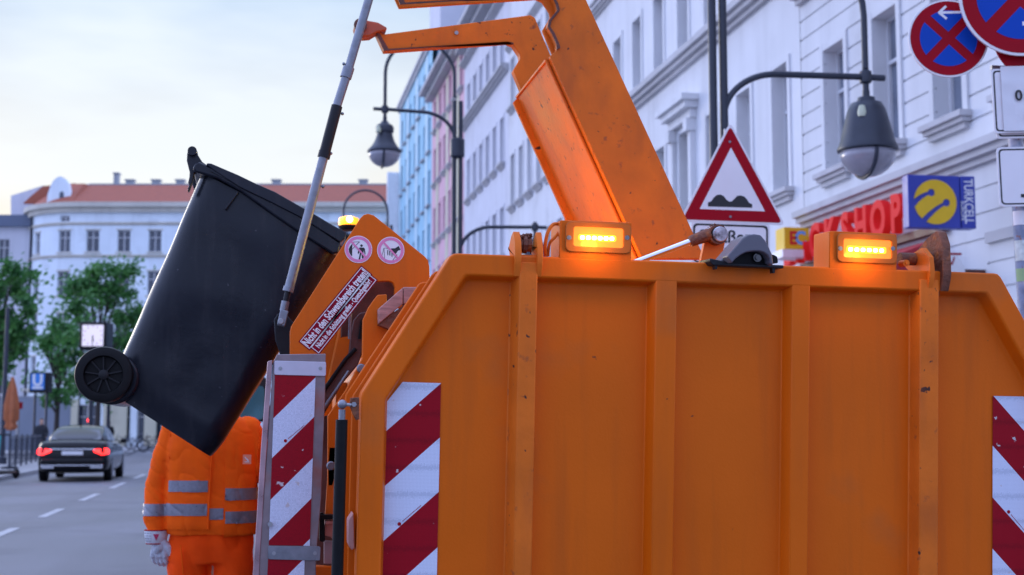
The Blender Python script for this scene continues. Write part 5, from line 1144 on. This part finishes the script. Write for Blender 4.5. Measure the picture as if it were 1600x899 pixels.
# ================================================================== WORKER
def remeshed(bm, voxel, smooth_it=3):
    me = bpy.data.meshes.new('tmp'); bm.to_mesh(me); bm.free(); o = bpy.data.objects.new('tmp', me); COL.objects.link(o)
    m = o.modifiers.new('r', 'REMESH'); m.mode = 'VOXEL'; m.voxel_size = voxel
    s = o.modifiers.new('s', 'SMOOTH'); s.iterations = smooth_it; s.factor = .5
    dg = bpy.context.evaluated_depsgraph_get(); out = bpy.data.meshes.new_from_object(o.evaluated_get(dg), depsgraph=dg)
    bpy.data.objects.remove(o); b = BM(); b.from_mesh(out); bpy.data.meshes.remove(out); b.normal_update(); return b
def capsule(bm, pts, rs, seg=14):
    """tapered limb with rounded ends"""
    pts = [Vector(p) for p in pts]; tube(bm, pts, rs, seg)
    for p, r in zip(pts, rs): bmesh.ops.create_uvsphere(bm, u_segments=seg, v_segments=8, radius=r*.99, matrix=Matrix.Translation(p))
def ell(bm, secs, seg=28, pw=2.3):
    rings = []
    for cx, cy, z, hx, hy in secs:
        r = []
        for k in range(seg):
            a = 2*math.pi*k/seg; c, s = math.cos(a), math.sin(a)
            r.append(Vector((cx+hx*math.copysign(abs(c)**(2/pw), c), cy+hy*math.copysign(abs(s)**(2/pw), s), z)))
        rings.append(r)
    loft(bm, rings)
def wrinkle(bm, amp, f, sd=0., st=(1, 1, 1)):
    bm.normal_update()
    for v in bm.verts:
        q = Vector((v.co.x*f*st[0]+sd, v.co.y*f*st[1], v.co.z*f*st[2])); n = noise.noise(q)+.5*noise.noise(q*2.3)
        v.co += v.normal*amp*n
def person_base(t, S=1., skin=M_SKIN, arms=None, fine=.010):
    """continuous body: head with face, neck, torso, arms, legs (local coordinates, facing -Y)"""
    bm = BM()
    ell(bm, [(0, 0, .80, .14, .10), (0, 0, .92, .165, .11), (0, 0, 1.08, .15, .10), (0, 0, 1.25, .175, .11), (0, 0, 1.40, .19, .10), (0, .0, 1.46, .12, .08), (0, .01, 1.50, .06, .06)])
    capsule(bm, [(0, .01, 1.46), (0, 0, 1.56)], [.06, .055])
    ell(bm, [(0, -.01, 1.50, .035, .045), (0, -.012, 1.53, .055, .068), (0, -.01, 1.58, .068, .086), (0, 0, 1.64, .075, .094), (0, .005, 1.69, .072, .09), (0, .01, 1.725, .05, .062), (0, .01, 1.74, .015, .02)], 24, 2.1)
    capsule(bm, [(0, -.088, 1.635), (0, -.108, 1.605)], [.010, .014], 8)            # nose
    capsule(bm, [(-.022, -.082, 1.568), (.022, -.082, 1.568)], [.008, .008], 8)     # lips
    for s in (-1, 1):
        capsule(bm, [(s*.075, .005, 1.645), (s*.077, .01, 1.605)], [.014, .010], 8) # ears
        capsule(bm, [(s*.012, -.088, 1.662), (s*.048, -.08, 1.665)], [.007, .006], 8) # brow
    if arms:
        for pts, rs in arms: capsule(bm, pts, rs)
    for s in (-1, 1): capsule(bm, [(s*.09, 0, .86), (s*.10, -.01, .47), (s*.10, .0, .10)], [.085, .058, .04]); capsule(bm, [(s*.10, .02, .06), (s*.11, -.12, .04)], [.045, .035])
    b = remeshed(bm, fine, 2); o = obj('body', b, skin, t, world=False, smooth=180); return o
def eyes_hair(t, body, z=1.642):
    bm = BM()
    for s in (-1, 1): bmesh.ops.create_uvsphere(bm, u_segments=10, v_segments=8, radius=.012, matrix=Matrix.Translation((s*.030, -.078, z)))
    obj('eyes', bm, M_WHITE, body, world=False)
    bm = BM(); ell(bm, [(0, .03, 1.58, .073, .075), (0, .022, 1.64, .082, .086), (0, .018, 1.69, .082, .088), (0, .014, 1.73, .065, .074), (0, .012, 1.758, .03, .035)], 22, 2.1); wrinkle(bm, .006, 30); obj('hair', bm, M_HAIR, body, world=False)
WX = onD(323, 700, 7.0); wk = thing('person', (WX.x, WX.y, 0), 'worker in orange hi-vis suit with grey bands and pale gloves behind the tipped bin', 'person', rotz=-R(2))
sp_ = 1/300.
armR = [(-.185, .0, 1.375), (-.245, .02, 1.10), (-.235, -.03, .87), (-.23, -.04, .80)]
armL = [(.235, .0, 1.375), (.33, -.02, 1.12), (.50, -.17, 1.16)]
bod = person_base(wk, arms=[(armR, [.042, .038, .032, .028]), (armL, [.042, .038, .03])])
eyes_hair(wk, bod)
# jacket
bm = BM()
ell(bm, [(.035, 0, .845, .225, .145), (.035, 0, .90, .238, .155), (.03, 0, 1.02, .232, .15), (.03, 0, 1.16, .23, .145), (.025, 0, 1.28, .235, .14), (.025, 0, 1.37, .228, .125), (.02, .0, 1.42, .185, .105), (.01, .01, 1.455, .12, .085), (.0, .01, 1.50, .075, .07)], 36, 2.6)
capsule(bm, [(-.165, 0, 1.375), (-.20, .01, 1.25), (-.245, .02, 1.08), (-.247, -.02, .93), (-.235, -.035, .865)], [.072, .072, .068, .066, .052], 18)
capsule(bm, [(.215, 0, 1.375), (.28, -.0, 1.22), (.335, -.02, 1.12), (.42, -.10, 1.13), (.48, -.15, 1.15)], [.072, .07, .066, .06, .05], 18)
jk = remeshed(bm, .0065, 5)
for v in jk.verts:   # folds: long diagonal on the sleeves, soft horizontal on the body
    q = v.co
    if q.x < -.18 or q.x > .27:
        v.co += v.normal*(.006*noise.noise(Vector((q.x*9, q.y*9, q.z*10)))-.0055*(1-abs(noise.noise(Vector((q.x*7, q.y*5, q.z*16+q.x*14)))))**8)
    else:
        v.co += v.normal*(.008*noise.noise(Vector((q.x*9+3, q.y*4, q.z*4)))-.0040*(1-abs(noise.noise(Vector((q.x*8+q.z*9, q.y*5, q.z*5-q.x*6)))))**9)
jk.normal_update()
jcopy = jk.copy()
ja = obj('jacket', jk, M_ORJ, wk, world=False, smooth=180)
def band(conds, off, name, m, par, src=jcopy, faces=None):
    """cut a strip out of the garment surface; conds = planes (point, normal) keeping the side the normal points to"""
    b = src.copy()
    for co, no in conds:
        bmesh.ops.bisect_plane(b, geom=b.verts[:]+b.edges[:]+b.faces[:], plane_co=co, plane_no=no, clear_inner=True)
    if faces: bmesh.ops.delete(b, geom=[f for f in b.faces if not faces(f.calc_center_median(), f.normal)], context='FACES')
    b.normal_update()
    for v in b.verts: v.co += v.normal*off
    geo = bmesh.ops.extrude_face_region(b, geom=b.faces[:]); 
    for e in geo['geom']:
        if isinstance(e, bmesh.types.BMVert): e.co -= e.normal*off*.9
    return obj(name, b, m, par, world=False, smooth=60)
Z = lambda py: EYE+(672-py)*sp_
Xw = lambda px: (px-323)*sp_
tors = lambda c, n: -.19 < c.x < .275
fr_ = lambda x0, x1: [((Xw(x0), 0, 0), (1, 0, 0)), ((Xw(x1), 0, 0), (-1, 0, 0)), ((0, .0, 0), (0, -1, 0))]
zb = lambda y0, y1: [((0, 0, Z(y1)), (0, 0, 1)), ((0, 0, Z(y0)), (0, 0, -1))]
# open vest panels in front (left and right), their bands, and the band of the inner jacket
vp = band(fr_(270, 331)+zb(640, 822), .007, 'vest_panel', M_ORJ, ja, faces=tors)
band(fr_(271, 329)+zb(749, 766), .0095, 'reflective_band', M_TAPE, vp, faces=tors); band(fr_(268, 329)+zb(784, 802), .0095, 'reflective_band', M_TAPE, vp, faces=tors)
vq = band(fr_(354, 404)+zb(640, 836), .009, 'vest_panel', M_ORJ, ja, faces=tors)
band(fr_(355, 404)+zb(761, 779), .012, 'reflective_band', M_TAPE, vq, faces=tors); band(fr_(356, 404)+zb(796, 814), .012, 'reflective_band', M_TAPE, vq, faces=tors)
band(fr_(331.5, 353)+zb(791, 808), .003, 'reflective_band', M_TAPE, ja, faces=tors)
band([((0, 0, Z(803)), (.0, 0, 1)), ((0, 0, Z(785)), (0, 0, -1))], .003, 'sleeve_band', M_TAPE, ja, faces=lambda c, n: c.x < -.19)
bm = BM(); tube(bm, [(Xw(331), -.158, Z(822)), (Xw(332), -.160, Z(760)), (Xw(334), -.150, Z(690)), (Xw(338), -.13, Z(650))], .0035, 6); obj('zip', bm, M_ORJ, vp, world=False)
frV = Fr((WX.x, WX.y-.168, 0)); 
bm = BM(); u, v = frV.P(386, 718); prism(bm, frV, rrect(u, v, .021, .024, .003), 0, .002); em = obj('chest_patch', bm, mat('faded_patch', (.85, .28, .16), .7), vq, smooth=0)
bm = BM(); prism(bm, frV, bar((u-.011, v+.012), (u-.002, v), .004), .0021, .003); prism(bm, frV, bar((u-.004, v+.004), (u+.008, v-.008), .006), .0031, .004); prism(bm, frV, bar((u-.010, v-.012), (u+.012, v-.013), .004), .0021, .003); obj('patch_mark', bm, M_WHITE, em, smooth=0)
# trousers
bm = BM()
ell(bm, [(.035, .0, .70, .205, .125), (.035, 0, .80, .215, .135), (.035, 0, .90, .21, .13)], 30, 2.5)
for s, cx in ((-1, -.075), (1, .145)):
    ell(bm, [(cx, 0, .08, .085, .09), (cx, 0, .3, .09, .095), (cx, -.01, .5, .10, .105), (cx-.0*s, 0, .68, .108, .12), (cx-.01*s, 0, .78, .105, .125)], 20, 2.3)
tb = remeshed(bm, .010, 4)
for v in tb.verts: q = v.co; v.co += v.normal*(.014*noise.noise(Vector((q.x*8, q.y*6, q.z*5+q.x*7)))-.007*(1-abs(noise.noise(Vector((q.x*9+q.z*4, q.y*5, q.z*5)))))**8)
tz = obj('trousers', tb, mat('hi_vis_orange_trousers', (1.0, .075, .005), .85, spec=.1, var=.08, vscale=12, bump=.15, bscale=500), wk, world=False, smooth=180)
bm = BM(); tube(bm, [(-.11, -.125, .80), (-.10, -.128, .72), (-.09, -.125, .62)], .003, 5); obj('pocket_seam', bm, M_ORJ, tz, world=False)
for s, cx in ((-1, -.075), (1, .145)):
    bm = BM(); capsule(bm, [(cx, .05, .06), (cx, -.06, .055), (cx+.01*s, -.16, .045)], [.055, .05, .045]); obj('boot', remeshed(bm, .01, 2), M_BLK, wk, world=False, smooth=180)
# gloves
def glove(wrist, down, side, inward, nm):
    """hand hanging along `down`; side = direction of the thumb; palm normal = inward"""
    w = Vector(wrist); d = Vector(down).normalized(); s = Vector(side).normalized(); n = d.cross(s).normalized()
    if n.dot(Vector(inward)) < 0: n = -n
    bm = BM()
    L = lambda a, b, c=0.: w+d*a+s*b+n*c
    capsule(bm, [L(-.01, 0), L(.045, .0)], [.032, .036], 16)
    for k, b0 in enumerate((-.032, -.011, .011, .031)):
        capsule(bm, [L(.03, b0*.6), L(.085, b0)], [.022, .017], 12)
        ln = (.026, .032, .034, .031)[k]
        capsule(bm, [L(.085, b0), L(.085+ln, b0*1.05, .012), L(.085+ln*1.45, b0*1.03, .034), L(.085+ln*1.35, b0, .056)], [.0125, .012, .0115, .0105], 10)
    capsule(bm, [L(.02, .02), L(.05, .05, .006), L(.085, .064, .014), L(.112, .062, .022)], [.024, .019, .0145, .012], 12)
    b = remeshed(bm, .0035, 2)
    for v in b.verts: v.co += v.normal*.0018*noise.noise(v.co*60)
    return obj(nm, b, M_GLOVE, wk, world=False, smooth=180)
gl = glove((Xw(256), -.045, Z(838)), (.02, .0, -1), (1, -.35, 0), (-.1, 1, 0), 'glove')
bm = BM(); c = Vector((Xw(251), -.04, Z(833)))
rings = [[c+Vector((r*1.05*math.cos(a), r*.9*math.sin(a), z)) for a in [2*math.pi*k/28 for k in range(28)]] for z, r in ((.028, .055), (.0, .056), (-.03, .050), (-.042, .044))]
loft(bm, rings); cf = obj('cuff', bm, mat('white_glove_cuff', (.62, .63, .68), .8, var=.08, vscale=40, bump=.3), gl, world=False, smooth=60)
for z, r in ((.028, .0555), (-.040, .0455)):
    bm = BM(); tube(bm, [c+Vector((r*1.06*math.cos(a), r*.91*math.sin(a), z)) for a in [2*math.pi*k/28 for k in range(29)]], .003, 6); obj('cuff_trim', bm, M_REDP, cf, world=False)
bm = BM(); ty = -.0515; v = [bm.verts.new(c+Vector(p)) for p in ((-.010, ty-.002, .010), (.020, ty+.003, .010), (.006, ty, -.022), (-.010, ty-.0, .010+.0001), )][:3]; bm.faces.new(v)
ge = bmesh.ops.extrude_face_region(bm, geom=bm.faces[:]); [setattr(e, 'co', e.co+Vector((0, .003, 0))) for e in ge['geom'] if isinstance(e, bmesh.types.BMVert)]
obj('cuff_mark', bm, mat('cuff_red', (.5, .03, .10), .6), cf, world=False, smooth=0)
bm = BM(); rnd = random.Random(4)
for r_ in range(4):
    for k in range(5):
        a = R(205+11*k+rnd.uniform(-3, 3)); p = c+Vector((.0555*1.05*math.cos(a), .0555*.9*math.sin(a), .014-.013*r_)); bmesh.ops.create_cube(bm, size=.004, matrix=Matrix.Translation(p))
obj('cuff_print', bm, M_GREYP, cf, world=False, smooth=0)
glove((.50, -.17, 1.16), (.8, -.5, .2), (0, -.3, 1), (-.3, -1, 0), 'glove')

# ================================================================== BLACK SALOON CAR
CY0 = 37.6; CX = -4.66
ca = thing('saloon_car', (CX, CY0+2.5, 0), 'glossy black saloon car seen from behind in the left lane with its tail lights on', 'car')
M_CAR = mat('black_car_paint', (.002, .0025, .004), .12, spec=.35); M_CHR = MATS['polished_rod']; M_CG = mat('car_glass', (.03, .035, .05), .08, spec=.6)
M_TL = mat('tail_light_red', (.6, .01, .01), .2, emit=(1, .02, .015), estr=3.2, coat=.6)
def car_sec(y, w, zb, zs, zd):   # lower body half profile
    h = [(0, zb), (w*.86, zb), (w*.97, zb+.10), (w, zb+.30), (w*.985, zs), (w*.93, zd-.04), (w*.85, zd), (0, zd+.015)]
    return [Vector((CX+x, CY0+y, z)) for x, z in h]+[Vector((CX-x, CY0+y, z)) for x, z in reversed(h[1:-1])]
st = [(0.0, .70, .42, .70, .80), (.05, .84, .32, .80, .98), (.14, .91, .26, .86, 1.08), (.45, .945, .22, .90, 1.10), (1.2, .955, .20, .92, 1.08), (2.4, .955, .2, .92, 1.04), (3.6, .95, .2, .90, 1.02), (4.5, .93, .22, .80, .92), (5.0, .86, .26, .68, .76), (5.12, .72, .34, .6, .66)]
bm = BM(); loft(bm, [car_sec(*s) for s in st]); cbd = obj('body', bm, M_CAR, ca, smooth=60)
md = cbd.modifiers.new('s', 'SUBSURF'); md.levels = md.render_levels = 2
def gh(y, wb, zb, wt, zt):
    h = [(0, zb), (wb, zb), (wt+.02, zt-.05), (wt-.05, zt), (0, zt+.02)]
    return [Vector((CX+x, CY0+y, z)) for x, z in h]+[Vector((CX-x, CY0+y, z)) for x, z in reversed(h[1:-1])]
bm = BM(); loft(bm, [gh(.45, .78, 1.04, .70, 1.09), gh(1.0, .80, 1.04, .66, 1.33), gh(1.5, .82, 1.03, .63, 1.47), gh(2.1, .83, 1.02, .62, 1.52), gh(2.8, .82, 1.0, .62, 1.49), gh(3.3, .8, 1.0, .62, 1.36), gh(3.95, .78, .98, .70, 1.03)])
rf = obj('roof', bm, M_CAR, ca, smooth=180)
md = rf.modifiers.new('s', 'SUBSURF'); md.levels = md.render_levels = 2
# rear screen and side windows sit 4 mm proud
def quad(pts, nm, m, par, th=.004, toward=Vector((0, -1, .5))):
    bm = BM(); n = (pts[1]-pts[0]).cross(pts[2]-pts[1]).normalized()
    if n.dot(toward) < 0: n = -n
    a = [bm.verts.new(p+n*.003) for p in pts]; b = [bm.verts.new(p+n*(.003+th)) for p in pts]; bm.faces.new(a); bm.faces.new(b)
    for i in range(len(pts)): j = (i+1) % len(pts); bm.faces.new((a[i], a[j], b[j], b[i]))
    return obj(nm, bm, m, par, smooth=0)
CV = lambda x, y, z: Vector((CX+x, CY0+y, z))
quad([CV(-.66, .56, 1.115), CV(.66, .56, 1.115), CV(.56, 1.16, 1.375), CV(-.56, 1.16, 1.375)], 'rear_window', M_CG, rf)
for s in (-1, 1):
    quad([CV(s*.785, 1.15, 1.10), CV(s*.795, 2.1, 1.08), CV(s*.635, 2.1, 1.40), CV(s*.635, 1.55, 1.38)], 'side_window', M_CG, rf, toward=Vector((s, 0, .3)))
    quad([CV(s*.795, 2.18, 1.08), CV(s*.79, 3.2, 1.06), CV(s*.64, 2.95, 1.38), CV(s*.635, 2.18, 1.40)], 'side_window', M_CG, rf, toward=Vector((s, 0, .3)))
    pts = [(.54, .86), (.86, .90), (.92, .84), (.91, .74), (.76, .71), (.54, .80)]
    bm = BM(); L0 = [bm.verts.new(CV(s*x, .30, z)) for x, z in pts]; L1 = [bm.verts.new(CV(s*x, -.03+.12*(x > .85), z)) for x, z in pts]
    bm.faces.new(L0); bm.faces.new(L1)
    for i in range(6): j = (i+1) % 6; bm.faces.new((L0[i], L0[j], L1[j], L1[i]))
    obj('tail_light', bm, M_TL, ca, bevel=.01)
    bm = BM(); box(bm, CX+s*.62-.16, CX+s*.62+.16, CY0-.02, CY0+.1, .36, .42); obj('exhaust', bm, M_CHR, ca, bevel=.01)
    bm = BM(); box(bm, CX+s*1.0-.09, CX+s*1.0+.09, CY0+3.35, CY0+3.5, 1.0, 1.14); obj('wing_mirror', bm, M_CAR, ca, bevel=.03)
    for y in (.95, 4.1):
        bm = BM(); lathe(bm, CV(s*.84, y, .34), [(.2, -.11), (.33, -.10), (.345, -.06), (.345, .06), (.33, .10), (.2, .11)], 32, 'X'); w_ = obj('wheel', bm, M_BLK, ca)
        bm = BM(); lathe(bm, CV(s*.90, y, .34), [(.03, -.055), (.22, -.055), (.24, -.02), (.24, .02), (.22, .055), (.03, .055)], 24, 'X'); obj('rim', bm, M_STEEL, w_)
bm = BM(); box(bm, CX-.58, CX+.58, CY0-.015, CY0+.05, .855, .885); obj('chrome_strip', bm, M_CHR, ca, bevel=.005)
bm = BM(); box(bm, CX-.27, CX+.27, CY0-.028, CY0-.004, .72, .82); obj('number_plate', bm, M_WHITE, ca)
bm = BM(); box(bm, CX-.80, CX+.80, CY0-.05, CY0+.12, .43, .455); obj('bumper_trim', bm, M_CHR, ca, bevel=.01)
bm = BM(); box(bm, CX-.80, CX+.80, CY0-.045, CY0+.2, .465, .62); obj('bumper', bm, M_CAR, ca, bevel=.04)
bm = BM(); tube(bm, [CV(0, 1.7, 1.42), CV(0, 1.62, 1.56)], .018, 6); obj('antenna', bm, M_BLK, ca)

# ================================================================== BICYCLES AND PASSERS-BY
def bicycle(b, rz, label, col=(.03, .03, .04)):
    t = thing('bicycle', b, label, 'bicycle', 'bicycles parked beyond the black car', rz)
    m = mat('bicycle_paint_%.2f' % col[0], col, .3)
    for y in (-.52, .52):
        bm = BM(); tube(bm, [(0, y+.33*math.cos(R(a)), .34+.33*math.sin(R(a))) for a in range(0, 361, 12)], .022, 6); tube(bm, [(0, y+.30*math.cos(R(a)), .34+.30*math.sin(R(a))) for a in range(0, 361, 12)], .012, 5, mi=1)
        for a in range(0, 180, 20): tube(bm, [(0, y+.30*math.cos(R(a)), .34+.30*math.sin(R(a))), (0, y-.30*math.cos(R(a)), .34-.30*math.sin(R(a)))], .003, 4, mi=1)
        obj('wheel', bm, [M_BLK, M_STEEL], t, world=False)
    bm = BM()
    for p, q in (((0, -.52, .34), (0, -.05, .30)), ((0, -.05, .30), (0, -.2, .82)), ((0, -.05, .30), (0, .38, .78)), ((0, -.17, .76), (0, .36, .84)), ((0, -.52, .34), (0, -.17, .72)), ((0, .34, .95), (0, .52, .34))): tube(bm, [p, q], .018, 7)
    obj('frame', bm, m, t, world=False)
    bm = BM(); box(bm, -.07, .07, -.34, -.1, .84, .89); tube(bm, [(0, -.2, .8), (0, -.22, .86)], .014, 6); obj('saddle', bm, M_BLK, t, world=False, bevel=.02)
    bm = BM(); tube(bm, [(-.28, .26, 1.0), (-.1, .34, 1.02), (.1, .34, 1.02), (.28, .26, 1.0)], .014, 6); tube(bm, [(0, .34, .94), (0, .34, 1.02)], .014, 6); obj('handlebar', bm, M_STEEL, t, world=False)
def og(px, D): p = onD(px, 690, D); return Vector((p.x, p.y, .13))
bicycle(og(210, 76), R(80), 'bicycle with a pale front wheel, nearest to the black car', (.05, .08, .16))
bicycle(og(226, 79), R(62), 'bicycle standing next behind the one nearest the car')
bicycle(og(238, 81), R(95), 'bicycle closest to the sleeve of the worker', (.12, .03, .03))
bicycle(og(192, 84), R(100), 'bicycle half hidden by the roof of the black car')
def small_person(b, rz, label, jacket, trous, lean=0.):
    t = thing('person', b, label, 'person', rotz=rz)
    arms = [([(s*.18, 0, 1.40), (s*.24, .0, 1.12), (s*.20, -.16, .98)], [.05, .042, .035]) for s in (-1, 1)]
    bo_ = person_base(t, arms=arms, fine=.02); eyes_hair(t, bo_)
    bm = BM(); ell(bm, [(0, 0, .82, .20, .14), (0, 0, 1.0, .2, .14), (0, 0, 1.25, .215, .145), (0, 0, 1.38, .21, .13), (0, .0, 1.46, .14, .10), (0, .01, 1.5, .08, .07)], 24)
    for s in (-1, 1): capsule(bm, [(s*.18, 0, 1.38), (s*.25, .0, 1.12), (s*.21, -.14, .99)], [.075, .065, .052])
    b_ = remeshed(bm, .02, 3); wrinkle(b_, .012, 9); obj('jacket', b_, mat('jacket_'+label.split()[0], jacket, .8), t, world=False, smooth=180)
    bm = BM()
    for s in (-1, 1): ell(bm, [(s*.095, 0, .07, .07, .08), (s*.095, 0, .5, .09, .09), (s*.09, 0, .86, .10, .12)], 16)
    b_ = remeshed(bm, .02, 2); obj('trousers', b_, mat('trousers_'+label.split()[0], trous, .8), t, world=False, smooth=180)
    for s in (-1, 1):
        bm = BM(); capsule(bm, [(s*.10, .03, .05), (s*.105, -.12, .04)], [.05, .045], 8); obj('shoe', bm, M_BLK, t, world=False)
small_person(on_ground(64, 58), R(15), 'dark clothed pedestrian standing at the railing left of the black car', (.02, .022, .03), (.02, .02, .03))
small_person(og(170, 78), R(170), 'pedestrian in black just above the right side of the car roof', (.012, .012, .015), (.03, .03, .04))
